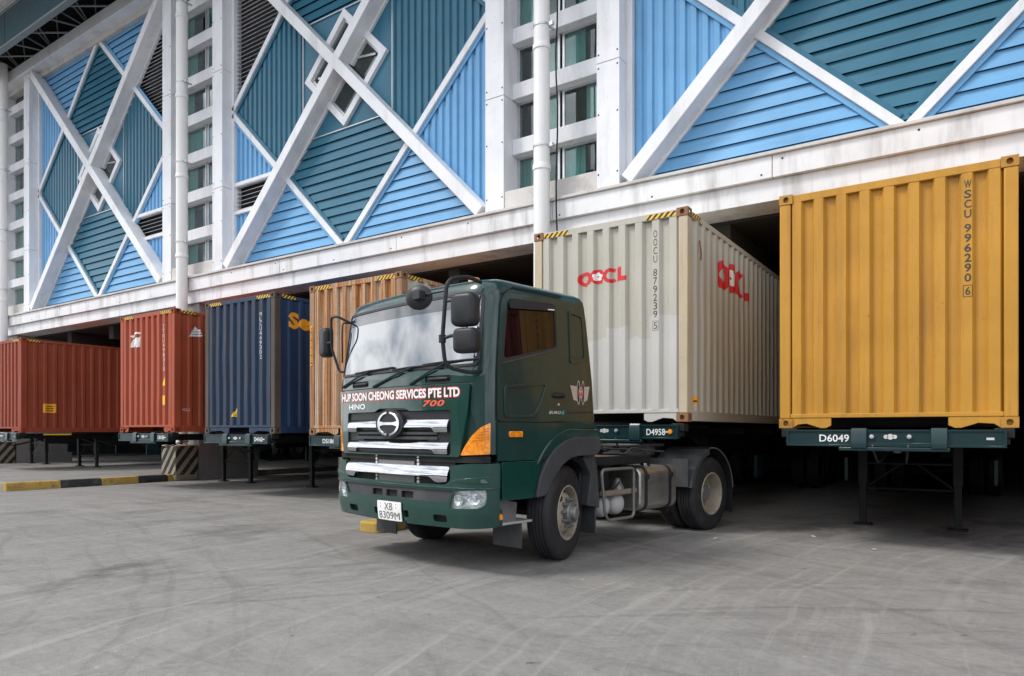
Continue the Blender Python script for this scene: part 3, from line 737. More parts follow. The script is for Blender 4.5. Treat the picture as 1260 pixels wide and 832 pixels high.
# light grey
co = container(-5.762, 9.13, 1.52, 'light grey container with red OOCL logos and whiter touched up lower half, behind the truck', oof, post_m=ooc_post, cast_m=rust_cast, side_m=ooc)
front_text(co, 'OOCU', .722, .778, 2.20, 2.645, black_print, True, -.005)
front_text(co, '879239', .722, .778, 1.44, 2.11, black_print, True, -.005)
front_text(co, '5', .728, .775, 1.285, 1.375, black_print, False, -.005)
bm = B(); sheet(bm, [(.71,1.265),(.793,1.265),(.793,1.395),(.71,1.395)], [[(.714,1.269),(.789,1.269),(.789,1.391),(.714,1.391)]], .006, .0065, fmap_front, us=FC); obj('number_box', bm, black_print, co, recalc=False)
def flower(bm, cu, cv, r, fm, us, w=.008, seg=8, sx=1., mi=1):
    for k in range(5):
        a = pi/2+2*pi*k/5; px, py = cu+cos(a)*r*.52*sx, cv+sin(a)*r*.52
        sheet(bm, [(px+cos(2*pi*j/seg)*r*.40*sx, py+sin(2*pi*j/seg)*r*.40) for j in range(seg)], (), w, w+.0008+k*.0003, fm, us=[q for q in us if abs(q-px) < r*.4*sx], mi=mi)
    sheet(bm, [(cu+cos(2*pi*j/6)*r*.16*sx, cv+sin(2*pi*j/6)*r*.16) for j in range(6)], (), w+.004, w+.005, fm, us=(), mi=0)
def oocl(c, u0, v0, sx, sz, fm, us):
    """letters drawn as heavy shapes: O, O with flower, C, L, stepping like the photographed mark"""
    bm = B()
    def ring(cu, cv, rx, rz, ix, iz, w, a0=0, a1=360):
        full = a1-a0 >= 360; n = 28
        o_ = [(u0+sx*(cu+rx*cos(R(a0+(a1-a0)*k/n))), v0+sz*(cv+rz*sin(R(a0+(a1-a0)*k/n)))) for k in range(n if full else n+1)]
        i_ = [(u0+sx*(cu+ix*cos(R(a0+(a1-a0)*k/n))), v0+sz*(cv+iz*sin(R(a0+(a1-a0)*k/n)))) for k in range(n if full else n+1)]
        if full: sheet(bm, o_, [i_] if ix > 0 else (), w, w+.0008, fm, us=us)
        else: sheet(bm, o_+i_[::-1], (), w, w+.0008, fm, us=us)
    ring(.16,.20,.16,.20,.08,.10,.006)
    ring(.43,.23,.15,.20,0,0,.0068)
    flower(bm, u0+sx*.42, v0+sz*.23, sz*.135, fm, us, w=.0080, sx=1.15)
    ring(.71,.21,.155,.20,.085,.10,.0062, 50, 310)
    sheet(bm, [(u0+sx*p, v0+sz*q) for p, q in ((.83,.03),(1.04,.03),(1.04,.15),(.94,.15),(.94,.40),(.83,.40))], (), .006, .0068, fm, us=us)
    obj('painted_logo', bm, [red_print, white_print], c, recalc=False)
oocl(co, -.47, 2.0, .75, .53, fmap_front, FC)
def fms(u, v, w): return fmap_side(u, v, w)
oocl(co, 1.33, 2.02, 1.59, 1.15, fmap_side, SC)
bm = B(); sheet(bm, [(.30,.24),(.42,.24),(.42,.36),(.30,.36)], (), .004, .006, fmap_side, us=SC); sheet(bm, [(.33,.275),(.39,.275),(.39,.30),(.33,.30)], (), .0065, .007, fmap_side, us=SC, mi=1); obj('warning_label', bm, [orange_print, black_print], co, recalc=False)
bm = B(); tube(bm, smooth_path([(1.235,.42,2.52),(1.25,.42,2.40),(1.245,.46,2.34),(1.25,.42,2.25)], .03), .012, 6); obj('door_hook', bm, rust_cast, co)
# rusty orange
cr_ = container(-10.985, 9.17, 1.32, 'heavily rusted orange brown container with pale bare streaks, left of the green truck cab', rst, post_m=rst_post, cast_m=rust_cast, tunnel=(-.42,.42))
bm = B(); sheet(bm, [(-1.175,1.35),(-1.115,1.35),(-1.115,2.12),(-1.175,2.12)], (), -.006, -.0045, lambda u,v,w: Vector((u,w,v)))
for k in range(24): z = 1.38+k*.030; sheet(bm, [(-1.16,z),(-1.128,z),(-1.128,z+.016),(-1.16,z+.016)] if k % 5 else [(-1.168,z),(-1.12,z),(-1.12,z+.022),(-1.168,z+.022)], (), -.008, -.0065, lambda u,v,w: Vector((u,w,v)), mi=1)
obj('height_label', bm, [orange_print, black_print], cr_, recalc=False)
bm = B(); sheet(bm, [(.16,2.52),(.85,2.52),(.85,2.80),(.16,2.80)], (), .004, .006, fmap_side, us=SC); obj('patch_panel', bm, ooc, cr_)
# blue
cb_ = container(-14.45, 9.15, 1.34, 'blue container with brown stained corner posts and the yellow letters SE on its side', blu, post_m=blu_post, cast_m=blu_post, side_m=blu_side, tunnel=(-.35,.35))
bm = B(); textsheet(bm, 'SeaLand', .36, 2.25, 2.19, 2.54, fmap_side, .05, us=SC, w=.006); obj('painted_logo', bm, orange_print, cb_, recalc=False)
front_text(cb_, 'MLCU449302', .715, .785, 1.55, 2.52, off_print, True, .0, .75)
bm = B(); sheet(bm, [(-.26,.36),(-.10,.36),(-.10,.60)], (), .007, .008, fmap_front, us=FC); sheet(bm, [(-.19,.38),(-.12,.38),(-.12,.47)], [[(-.17,.39),(-.13,.39),(-.13,.44)]], .008, .0085, fmap_front, us=FC, mi=1); obj('warning_label', bm, [yellow_print, black_print], cb_, recalc=False)
# brown with sail marks
c2_ = container(-18.07, 9.13, 1.36, 'tall orange brown container with small white painted marks, between the blue and the leftmost container', brn2, cast_m=brn, tunnel=(-.85,.75))
front_text(c2_, 'TTNU498310', .713, .79, 1.45, 2.55, off_print, True, .0)
bm = B()
def sail(x0, z0, s, fm, us):
    sheet(bm, [(x0+s*a, z0+s*b) for a, b in ((0,.62),(.55,.80),(1.0,.74),(.98,.66),(.55,.70),(.1,.52))], (), .006, .007, fm, us=us)
    for k, a in enumerate((.02,.36,.66)):
        sheet(bm, [(x0+s*p, z0+s*q) for p, q in ((a,.0),(a+.10,.46),(a+.34,.52),(a+.30,.0),(a+.20,-.06),(a+.2,.26),(a+.12,.0))], (), .006, .007, fm, us=us)
sail(-.74, 2.10, .46, fmap_front, FC)
obj('painted_logo', bm, white_print, c2_, recalc=False)
bm = B()
for k in range(3):
    a, b = .03*k, 2.27+.06*k
    sheet(bm, [(.36+a,b),(.70-a*.5,b+.03),(.72-a,b+.075),(.42+a,b+.05)], (), .007, .008, fmap_side, us=SC)
sheet(bm, [(.50,2.44),(.62,2.46),(.54,2.53)], (), .007, .008, fmap_side, us=SC)
obj('painted_logo', bm, white_print, c2_, recalc=False)
bm = B(); sheet(bm, [(.66,1.10),(.80,1.10),(.80,1.32)], (), .007, .008, fmap_front, us=FC); sheet(bm, [(.68,.65),(.80,.65),(.80,.87),(.68,.87)], (), .007, .008, fmap_front, us=FC)
for z in (.69,.75,.81): sheet(bm, [(.70,z),(.785,z),(.785,z+.018),(.70,z+.018)], (), .0075, .008, fmap_front, us=FC, mi=1)
obj('warning_label', bm, [yellow_print, black_print], c2_, recalc=False)
bm = B()
for sd_ in (0,): textsheet(bm, '45G1', .22, .38, .50, .57, fmap_side, .0, us=SC, w=.006)
obj('painted_number', bm, off_print, c2_, recalc=False)
# leftmost brown
c1_ = container(-26.78, 9.35, 1.34, 'leftmost red brown container, its long side in view with a small orange label', brn, chev=True, tunnel=(-.5,.5))
bm = B(); sheet(bm, [(.62,.62),(.98,.62),(.98,.90),(.62,.90)], (), .007, .008, fmap_side, us=SC)
for z in (.67,.74,.81): sheet(bm, [(.67,z),(.92,z),(.92,z+.025),(.67,z+.025)], (), .0078, .0085, fmap_side, us=SC, mi=1)
obj('warning_label', bm, [orange_print, black_print], c1_, recalc=False)

# ------------------------------------------------------------ trailers
def wheel_prof(R_, wd, deep=False):
    """tyre profile with tread grooves, (radius, axial)"""
    h = wd/2; P = [(.290,-h+.03),(.300,-h+.006),(.36,-h-.0),(.43,-h+.002),(.475,-h+.012),(R_-.012,-h+.028),(R_,-h+.045)]
    n = 4; span = wd-.09; y = -h+.045
    for k in range(n):
        y2 = -h+.045+span*(k+1)/(n+1)
        P += [(R_,y2-.008),(R_-.013,y2-.005),(R_-.013,y2+.005),(R_,y2+.008)]
    P += [(R_,h-.045),(R_-.012,h-.028),(.475,h-.012),(.43,h-.002),(.36,h),(.300,h-.006),(.290,h-.03)]
    return P
def trailer(xc, y0, ztop, label, num, zfl=0., leg_y=2.55, ym=0., extra=None, wheels=True):
    """skeletal chassis: bolster bar with number, main beams, landing legs, bogie at the rear"""
    t_ = empty('container_trailer', (xc, y0, 0)); tag(t_, label, 'trailer', 'container trailers parked in the loading hall')
    zt = ztop-.02
    bol = B(); P = [(-1.11,zt-.19),(1.11,zt-.19),(1.11,zt-.17),(1.11,zt),(-1.11,zt)]
    box(bol, -1.11, 1.11, -.02, .10, zt-.19, zt-.005)
    fr = obj('front_bolster', bol, trailer_green, t_, bevel=.01)
    bm = B()
    sheet(bm, [(-1.11,zt-.195),(1.11,zt-.195),(1.11,zt+.0),(-1.11,zt+.0)], [[(-1.085,zt-.172),(-.385,zt-.172),(-.385,zt-.022),(-1.085,zt-.022)],[(-.22,zt-.15),(.42,zt-.15),(.42,zt-.022),(-.22,zt-.022)],[(.57,zt-.172),(1.085,zt-.172),(1.085,zt-.022),(.57,zt-.022)]], .02, .034, lambda u,v,w: Vector((u,-w,v)))
    obj('bolster_frame', bm, trailer_green, fr, bevel=.003, seg=1)
    for a, b in ((-.385,-.22),(.42,.575)):
        bm = B(); sheet(bm, [(.03,zt-.235),(.07,zt-.21),(.07,zt-.02),(.045,zt+.02),(-.05,zt+.02),(-.05,zt-.235)], (), a, b, lambda u,v,w: Vector((w,-u,v))); obj('bolster_bracket', bm, trailer_green, t_, bevel=.006)
    bm = B(); box(bm, -.52, .60, -.055, .06, zt-.245, zt-.20); obj('bumper_bar', bm, trailer_green, t_, bevel=.01)
    if num:
        bm = B(); textsheet(bm, num, -.735+ym, -.735+ym+(.325 if ym==0 else .27), zt-.142, zt-.055, lambda u,v,w: Vector((u,-.02-w,v)), .012); obj('painted_number', bm, white_print, t_, recalc=False)
    for k, xx in enumerate((-.12, .02, .16)):
        bm = B()
        if k == 1:
            for q, s in ((-.045,.03),(0,.042),(.045,.03)): lathe(bm, [(0,.004),(s*.8,.004),(s*.8,0)], Matrix.Translation((xx+q,-.0225,zt-.08)) @ Matrix.Rotation(R(90),4,'X'), 10)
        else:
            lathe(bm, [(0,.035),(.022,.03),(.028,.012),(.02,0)], Matrix.Translation((xx+(-.05 if k == 0 else .05),-.022,zt-.08)) @ Matrix.Rotation(R(90),4,'X'), 12)
        obj('air_coupling', bm, off_print if k == 1 else silver_dull, t_)
    bm = B(); box(bm, .93, 1.0, -.026, -.02, zt-.11, zt-.085); obj('reflector', bm, off_print, t_)
    for s in (-1,1):
        bm = B(); a, b = sorted((s*1.0, s*1.18)); box(bm, a, b, .02, .20, zt-.09, zt+.018); box(bm, *sorted((s*1.04, s*1.14)), .05, .16, zt-.16, zt-.09); obj('twist_lock', bm, chassis_mat, t_, bevel=.008)
    for s in (-1,1):
        a, b = sorted((s*.36, s*.50))
        bm = B(); sheet(bm, [(.10,zt-.02),(12.0,zt-.06),(12.0,zt-.42),(3.1,zt-.42),(2.5,zt-.19),(.10,zt-.17)], (), a, b, lambda u,v,w: Vector((w,u,v))); obj('main_beam', bm, chassis_mat, t_, bevel=.006)
    for yy in (1.2, 3.0, 5.0, 7.0, 9.0, 11.6):
        bm = B(); box(bm, -.36, .36, yy, yy+.1, zt-.17, zt-.08)
        if yy > 2.9: box(bm, -1.1, -.5, yy, yy+.1, zt-.14, zt-.04); box(bm, .5, 1.1, yy, yy+.1, zt-.14, zt-.04)
        obj('cross_member', bm, chassis_mat, t_)
    bm = B(); lathe(bm, [(0,0),(.045,0),(.045,.04),(.036,.045),(.036,.09),(.06,.10),(.06,.13)], Matrix.Translation((0,.95,zt-.29)), 16); obj('kingpin', bm, hub_mat, t_)
    for k, xx in enumerate((-.16, .20)):
        bm = B(); tube(bm, smooth_path([(xx,.0,zt-.14),(xx,-.05,zt-.22),(xx*.8,.25,zt-.40),(xx*.6,.7,zt-.30),(xx*.5,1.1,zt-.2)], .1), .012, 6); obj('air_hose', bm, black_pl, t_)
    for s in (-1,1):
        x_ = s*.60; bm = B(); box(bm, x_-.06, x_+.06, leg_y-.06, leg_y+.06, .62, zt-.20); L = obj('landing_leg', bm, chassis_mat, t_, bevel=.008)
        bm = B(); box(bm, x_-.045, x_+.045, leg_y-.045, leg_y+.045, zfl+.03, .62); obj('inner_leg', bm, chassis_mat, L, bevel=.004)
        bm = B(); box(bm, x_-.12, x_+.12, leg_y-.10, leg_y+.10, zfl, zfl+.03); obj('foot', bm, chassis_mat, L, bevel=.008)
    bm = B()
    tube(bm, [(-.55,leg_y,.55),(.55,leg_y,.55)], .018, 6)
    tube(bm, [(-.55,leg_y,.57),(-.1,leg_y,.92)], .015, 6); tube(bm, [(.55,leg_y,.57),(.1,leg_y,.92)], .015, 6); tube(bm, [(-.55,leg_y,.92),(.55,leg_y,.92)], .018, 6)
    obj('leg_brace', bm, chassis_mat, t_)
    # side guards / tool locker in green
    for s in (-1,1):
        bm = B(); x_ = s*1.05; box(bm, x_-.03, x_+.03, 4.0, 4.45, .55, .95); obj('tool_locker', bm, trailer_green, t_, bevel=.01)
    bm = B(); box(bm, 1.16, 1.185, .7, 1.5, zt-.06, zt-.02); obj('amber_reflector', bm, yellow_print, t_) if xc < -20 else bm.free()
    if wheels:
        for yy in (9.3, 10.6):
            bm = B(); tube(bm, [(-.9,yy,zfl+.5),(.9,yy,zfl+.5)], .07, 8); ax_ = obj('axle', bm, chassis_mat, t_)
            for s in (-1,1):
                for off in (1.08, .74):
                    bm = B(); lathe(bm, wheel_prof(.50,.27), Matrix.Translation((s*off,yy,zfl+.5)) @ AX, 28); lathe(bm, [(.29,-.10),(.27,-.02),(.15,.02),(.0,.02)], Matrix.Translation((s*off,yy,zfl+.5)) @ AX, 20, mi=1)
                    obj('wheel', bm, [rubber, rim_mat], t_)
    return t_
trailer(-.935, 9.09, 1.43, 'dark green trailer numbered D6049 under the yellow container', 'D6049')
tD = trailer(-4.543, 9.07, 1.50, 'dark green trailer numbered D4958 above the rear of the green truck', 'D4958', ym=1.395)
bm = B(); lathe(bm, [(0,.02),(.03,.015),(.035,0)], Matrix.Translation((1.0,-.022,1.385)) @ Matrix.Rotation(R(90),4,'X'), 14); obj('marker_lamp', bm, amber, tD)
trailer(-9.766, 9.11, 1.32, 'dark trailer under the heavily rusted container', 'D5186', ym=0)
trailer(-13.23, 9.09, 1.34, 'dark trailer under the blue container', 'D4162', ym=1.395)
trailer(-16.85, 9.07, 1.36, 'dark trailer under the orange brown container with white marks', 'D8105', ym=1.395)
trailer(-25.56, 9.29, 1.34, 'dark trailer under the leftmost red brown container', 'D5240', zfl=.165)
trailer(-29.3, 9.29, 1.34, 'dark trailer farthest left, only its landing legs in view behind the kerb', None, zfl=.165)
container(1.45, 9.14, 1.43, 'unseen red brown container added beyond the right edge to block light, next to the yellow one', brn, chev=False)  # unseen, added to keep light out of the hall and show in side glass
trailer(2.67, 9.09, 1.43, 'unseen dark green trailer added beyond the right edge, under the container that blocks light', None)  # unseen trailer added along with the light blocking container
container(6.0, 9.14, 1.43, 'unseen red brown container added beyond the right edge to block light, two bays from the yellow one', brn, chev=False)  # second unseen container, added to block light from the right
# warehouse added across the yard to block low sky light, seen only in reflections
ow = empty('unseen_warehouse', (-12,-46,0)); tag(ow, 'unseen long low grey warehouse added across the yard behind the camera to block low sky light', 'building')
bm = B(); box(bm, -60, 60, -12, 0, 0, 7.5); obj('wall', bm, conc, ow)
bm = B(); box(bm, -61, 61, -13, 1.2, 7.5, 8.1); obj('roof', bm, roof_teal, ow)
for i in range(12):
    bm = B(); box(bm, -56+i*10, -51+i*10, .01, .06, 0, 4.6); obj('roller_door', bm, [blu_side, brn, dark_conc][i % 3], ow)
# small litter on the hall floor
for i, (x, y) in enumerate(((-1.9,9.9),(-1.1,9.2),(-2.9,9.0),(-20.6,12.5),(-14.6,12.6))):
    bm = B(); vs = [bm.verts.new((cos(a*1.26+i)*.07*random.uniform(.4,.7), sin(a*1.26+i)*.05*random.uniform(.4,.7), .004+.012*random.random())) for a in range(5)]
    m0 = bm.verts.new((0,0,.02)); [bm.faces.new((vs[k], vs[(k+1) % 5], m0)) for k in range(5)]
    o = obj('litter_scrap', bm, off_print, None, loc=(x,y,.165 if x < -18.8 else .0)); tag(o, ['pale scrap of litter on the floor under the yellow container','crumpled pale scrap in front of the yellow container trailer','small pale scrap on the floor between the grey and yellow containers','pale scrap of litter behind the black and yellow kerb','pale scrap by the landing legs of the blue container trailer'][i], 'litter', 'scraps of litter on the floor')

def barmap(base, z0, z1):
    def f(u, z, w):
        k = (z-z0)/(z1-z0)
        return base(u, z, w - (.10*(k-.38)**2 if w > .03 else 0))
    return f
# ------------------------------------------------------------ tractor truck (local: faces -Y, +X is the side in view)
def make_prof(Wd=1.24, yc=-1.38, ye=-1.31, xe=1.0, yr=-1.08):
    pts = []
    for i in range(11): x = xe*i/10; pts.append((x, yc+(ye-yc)*(x/xe)**2))
    sl_ = 2*(ye-yc)/xe; p0 = (xe,ye); p3 = (Wd,yr); p1 = (xe+.14, ye+.14*sl_); p2 = (Wd, yr-.13)
    for i in range(1, 10):
        s = i/9; a = (1-s)**3; b = 3*s*(1-s)**2; c_ = 3*s*s*(1-s); d = s**3
        pts.append((a*p0[0]+b*p1[0]+c_*p2[0]+d*p3[0], a*p0[1]+b*p1[1]+c_*p2[1]+d*p3[1]))
    L = [0]
    for i in range(1, len(pts)): L.append(L[-1]+math.dist(pts[i], pts[i-1]))
    return pts, L
PR, PL_ = make_prof(); UE = PL_[-1]
NRM = []
for i in range(len(PR)):
    a = PR[max(i-1,0)]; b = PR[min(i+1,len(PR)-1)]; dx, dy = b[0]-a[0], b[1]-a[1]; l = math.hypot(dx,dy); NRM.append((dy/l, -dx/l))
NRM[0] = (0,-1); NRM[-1] = (1,0)
def plan(u):
    s = abs(u); sg = 1 if u >= 0 else -1
    if s >= UE: return sg*PR[-1][0], PR[-1][1]+s-UE, sg, 0.
    i = 1
    while PL_[i] < s: i += 1
    k = (s-PL_[i-1])/(PL_[i]-PL_[i-1]); A, C, n0, n1 = PR[i-1], PR[i], NRM[i-1], NRM[i]
    return sg*(A[0]+k*(C[0]-A[0])), A[1]+k*(C[1]-A[1]), sg*(n0[0]+k*(n1[0]-n0[0])), n0[1]+k*(n1[1]-n0[1])
def sst(a, b, x): x = max(0., min(1., (x-a)/(b-a))); return x*x*(3-2*x)
def cab(u, z, w):
    x, y, nx, ny = plan(u); x += nx*w; y += ny*w
    dz = max(0., z-1.95)/.85
    x *= 1-.038*dz - .02*max(0, dz-.85)
    y += .11*dz*(1-sst(-1.15,-.2,y))
    if z > 2.72: y += .5*(z-2.72)**2*(1-sst(-1.2,-.9,y))
    if y > .2: y -= .12*max(0., z-1.45)/1.3 * sst(.2,.5,y) - .0
    return Vector((x, y, z))
UC = sorted(set([s*q for q in PL_[::1] for s in (-1,1)]))
ZC_ = [1.95, 2.2, 2.45, 2.65, 2.78, 2.86]
def cabsheet(bm, outer, holes=(), w0=0., w1=.01, mi=0, zc=ZC_):
    u0 = min(p[0] for p in outer); u1 = max(p[0] for p in outer); v0 = min(p[1] for p in outer); v1 = max(p[1] for p in outer)
    sheet(bm, outer, holes, w0, w1, cab, us=[q for q in UC if u0+.004 < q < u1-.004], vs=[q for q in zc if v0+.004 < q < v1-.004], mi=mi)
def yz(y): return y - PR[-1][1] + UE          # side-plane y to u
def side(pts): return [(yz(a), b) for a, b in pts]

TRK = empty('tractor_truck', (-4.945, 6.81, 0), R(-9.5))
tag(TRK, 'dark green truck tractor with three chrome grille bars and HUP SOON CHEONG lettering in front', 'truck')
# cab shell: rings lofted upward
bm = B()
def ring_pts():
    P = []
    ul = yz(.42)
    us_ = [q for q in UC if abs(q) < UE-1e-4]
    left = [-ul, -ul+.3, -ul+.6, -ul+.9, -UE-.15, -UE]; right = [UE, UE+.15, ul-.9, ul-.6, ul-.3, ul]
    return left+us_+right
RU = ring_pts()
levels = [(1.17,0),(1.45,0),(1.95,0),(2.2,0),(2.45,0),(2.62,0),(2.70,0.0),(2.76,0.0),(2.82,.004),(2.86,.018),(2.885,.045),(2.905,.09),(2.925,.18),(2.94,.34),(2.95,.6),(2.952,.85)]
rings = []
for z, ins in levels:
    rg = []
    for u in RU:
        p = cab(u, z, 0.)
        rg.append(p)
    # rear corners and rear wall
    a, b = rg[-1].copy(), rg[0].copy(); yy = .50-.12*max(0,z-1.45)/1.3
    for s_ in (.92,.96,1.0): pass
    yy -= .10*sst(2.60,2.84,z)
    rear = [Vector((a.x-.008, yy-.04, z)), Vector((a.x-.03, yy-.012, z)), Vector((a.x-.07, yy, z)), Vector((a.x*.5, yy, z)), Vector((-a.x*.5, yy, z)), Vector((b.x+.07, yy, z)), Vector((b.x+.03, yy-.012, z)), Vector((b.x+.008, yy-.04, z))]
    rg += rear
    cx_, cy_2 = 0., -.42
    for p in rg:
        # rear roof edge drops: inset more strongly at the back
        if ins:
            fy = ins*(2.2 if p.y > .2 else 1.0)
            p.x -= math.copysign(min(abs(p.x), ins), p.x) if abs(p.x) > .0 else 0
            p.y += -min(fy, .85) if p.y > cy_2 else min(ins*1.5, .9)*min(1, (cy_2-p.y)/.5)
    rings.append([bm.verts.new(p) for p in rg])
n = len(rings[0])
for a, b in zip(rings, rings[1:]):
    for k in range(n): bm.faces.new((a[k], a[(k+1) % n], b[(k+1) % n], b[k]))
bm.faces.new(rings[-1]); bm.faces.new(rings[0][::-1])
CAB = obj('cab', bm, green_side, TRK, angle=50)
# windscreen: rubber surround, glass, tinted band
wso = rpoly([(-1.165,2.02),(1.165,2.02),(1.185,2.75),(-1.185,2.75)], .07, 5)
wsi = rpoly([(-1.135,2.045),(1.135,2.045),(1.155,2.725),(-1.155,2.725)], .06, 5)
bm = B(); cabsheet(bm, wso, [wsi], .0, .022); obj('windscreen_seal', bm, rub_seal, TRK)
bm = B(); cabsheet(bm, wsi, (), .002, .010); WS = obj('windscreen', bm, ws_glass, TRK, angle=60)
bm = B(); cabsheet(bm, rpoly([(-1.15,2.60),(1.15,2.60),(1.152,2.722),(-1.152,2.722)], .03, 3), (), .0102, .0125); obj('sun_band', bm, ws_shade, WS, angle=60)
bm = B(); cabsheet(bm, rrect(1.02,1.12,2.30,2.50,.004), (), .0108, .012); obj('licence_sticker', bm, white_print, WS)
# wiper cowl panel below the windscreen and the big front panel with the grille opening
bm = B(); cabsheet(bm, rpoly([(-1.27,1.865),(1.27,1.865),(1.20,2.0),(-1.20,2.0)], .03, 3), [rrect(-.82,-.46,1.878,1.945,.03), rrect(.50,.86,1.878,1.945,.03)], .0, .022); obj('cowl_panel', bm, green, TRK, bevel=.006)
for u in (-.64,.68): bm = B(); cabsheet(bm, rrect(u-.2,u+.2,1.872,1.95,.02), (), .0, .006); obj('handle_recess', bm, black_pl, TRK)
for u in (-.64,.68):
    bm = B(); tube(bm, [cab(u-.13,1.912,.02), cab(u-.10,1.912,.034), cab(u+.10,1.912,.034), cab(u+.13,1.912,.02)], .016, 8); obj('grab_handle', bm, black_pl, TRK)
fp = [(-1.09,1.15),(1.0,1.15),(1.0,1.15)]
front = rpoly([(-.985,1.145),(.985,1.145),(1.075,1.60),(1.095,1.85),(-1.095,1.85),(-1.075,1.60)], .03, 4)
ghole = rpoly([(-.875,1.10+.06),(.875,1.16),(.875,1.60),(.30,1.60),(.22,1.635),(-.22,1.635),(-.30,1.60),(-.875,1.60)], .035, 4)
bm = B(); cabsheet(bm, front, [ghole], .0, .05); obj('front_panel', bm, green, TRK, bevel=.010, seg=3)
for s in (-1,1):   # corner panels from the front panel to the door
    P = [(s*a, b) for a, b in ((1.085,1.60),(1.11,1.955),(1.262,1.985),(1.262,1.50),(1.255,1.47))]
    P = [(s*1.11,1.85),(s*1.205,1.992),(s*1.275,1.992),(s*1.275,1.49),(s*1.255,1.475),(s*1.16,1.40),(s*1.09,1.60)]
    bm = B(); cabsheet(bm, rpoly(P, .02, 3), (), .0, .024); obj('corner_panel', bm, green_side, TRK, bevel=.008)
    P = [(s*.985,1.16),(s*1.262,1.175),(s*1.266,1.475),(s*1.185,1.430),(s*1.105,1.348),(s*1.03,1.235)]
    bm = B(); cabsheet(bm, rpoly(P, .015, 3), (), .0, .040); SL = obj('turn_signal', bm, amber, TRK, bevel=.010)
    bm = B()
    for k in range(5):
        z = 1.30+k*.027; ue = 1.12+k*.022
        cabsheet(bm, [(s*ue,z),(s*1.25,z+.012),(s*1.25,z+.018),(s*ue,z+.006)], (), .040, .043)
    obj('lens_rib', bm, plain('amber rib'+str(s), (.45,.13,.01), .3), SL)
# grille
bm = B(); cabsheet(bm, [(-.90,1.06),(.90,1.06),(.90,1.62),(-.90,1.62)], (), .0005, .004); cabsheet(bm, [(-1.26,1.10),(1.26,1.10),(1.26,1.168),(-1.26,1.168)], (), .0005, .012); GR = obj('grille_back', bm, black_void, TRK)
bm = B(); cabsheet(bm, rrect(-.868,.868,1.165,1.595,.02), [rrect(-.68,.68,1.345,1.405,.01), rrect(-.55,.55,1.255,1.315,.01), rrect(-.68,.68,1.185,1.218,.01)], .004, .026); obj('grille_plate', bm, black_pl, TRK, bevel=.005)
for z in (1.325,1.195,1.375):
    bm = B(); cabsheet(bm, rrect(-.69,.69,z-.014,z+.012,.008), (), .006, .040); obj('grille_slat', bm, grey_pl, TRK, bevel=.004)
for z0, z1 in ((1.385,1.515),(1.170,1.292)):
    zm = z0+(z1-z0)*.38
    P = rpoly([(-.845,z0),(-.66,z0),(-.645,zm),(.645,zm),(.66,z0),(.845,z0),(.845,z1),(-.845,z1)], .022, 4)
    bm = B(); sheet(bm, P, (), .010, .072, barmap(cab, z0, z1), us=[q for q in UC if -.84 < q < .84], vs=[z0+(z1-z0)*q/6 for q in range(1,6)]); obj('chrome_bar', bm, chrome, TRK, bevel=.010, seg=4, angle=60)
# badge
bm = B(); P = [(.235*cos(R(a))*(.93 if abs(math.sin(R(a)))>.8 else 1), 1.475+.150*sin(R(a))) for a in range(0,360,12)]
cabsheet(bm, P, (), .02, .080); BD = obj('badge_plate', bm, black_pl, TRK, bevel=.012, seg=3)
bm = B(); cx, cz = 0., 1.472
def em(a0, a1, rx, rz, ix, iz): return [(cx+rx*cos(R(a0+(a1-a0)*k/16)), cz+rz*sin(R(a0+(a1-a0)*k/16))) for k in range(17)]+[(cx+ix*cos(R(a1-(a1-a0)*k/16)), cz+iz*sin(R(a1-(a1-a0)*k/16))) for k in range(17)]
RX, RZ = .185, .128
cabsheet(bm, em(-82, 82, RX, RZ, RX-.035, RZ-.022), (), .078, .094); cabsheet(bm, em(98, 262, RX, RZ, RX-.035, RZ-.022), (), .078, .094)
bar = [(-RX+.012,cz+.032),(-.08,cz+.016),(.08,cz+.016),(RX-.012,cz+.032),(RX-.012,cz-.032),(.08,cz-.014),(-.08,cz-.014),(-RX+.012,cz-.032)]
cabsheet(bm, bar, (), .0785, .0935); obj('maker_emblem', bm, chrome, BD, bevel=.004)
bm = B(); textsheet(bm, 'HINO', -.84, -.48, 1.635, 1.695, cab, .03, us=UC, w=.054); obj('maker_lettering', bm, white_print, TRK, recalc=False)
bm = B(); textsheet(bm, '700', .50, .80, 1.64, 1.702, cab, .03, us=UC, w=.054, shear=.25, space=1.1); obj('model_lettering', bm, redor_print, TRK, recalc=False)
bm = B(); textsheet(bm, 'HUP SOON CHEONG SERVICES PTE LTD', -1.02, 1.0, 1.718, 1.828, cab, .07, us=UC, w=.053, mi=0); textsheet(bm, 'HUP SOON CHEONG SERVICES PTE LTD', -1.012, .992, 1.727, 1.820, cab, .035, us=UC, w=.0545, mi=1)
obj('company_lettering', bm, [red_print, white_print], TRK, recalc=False)
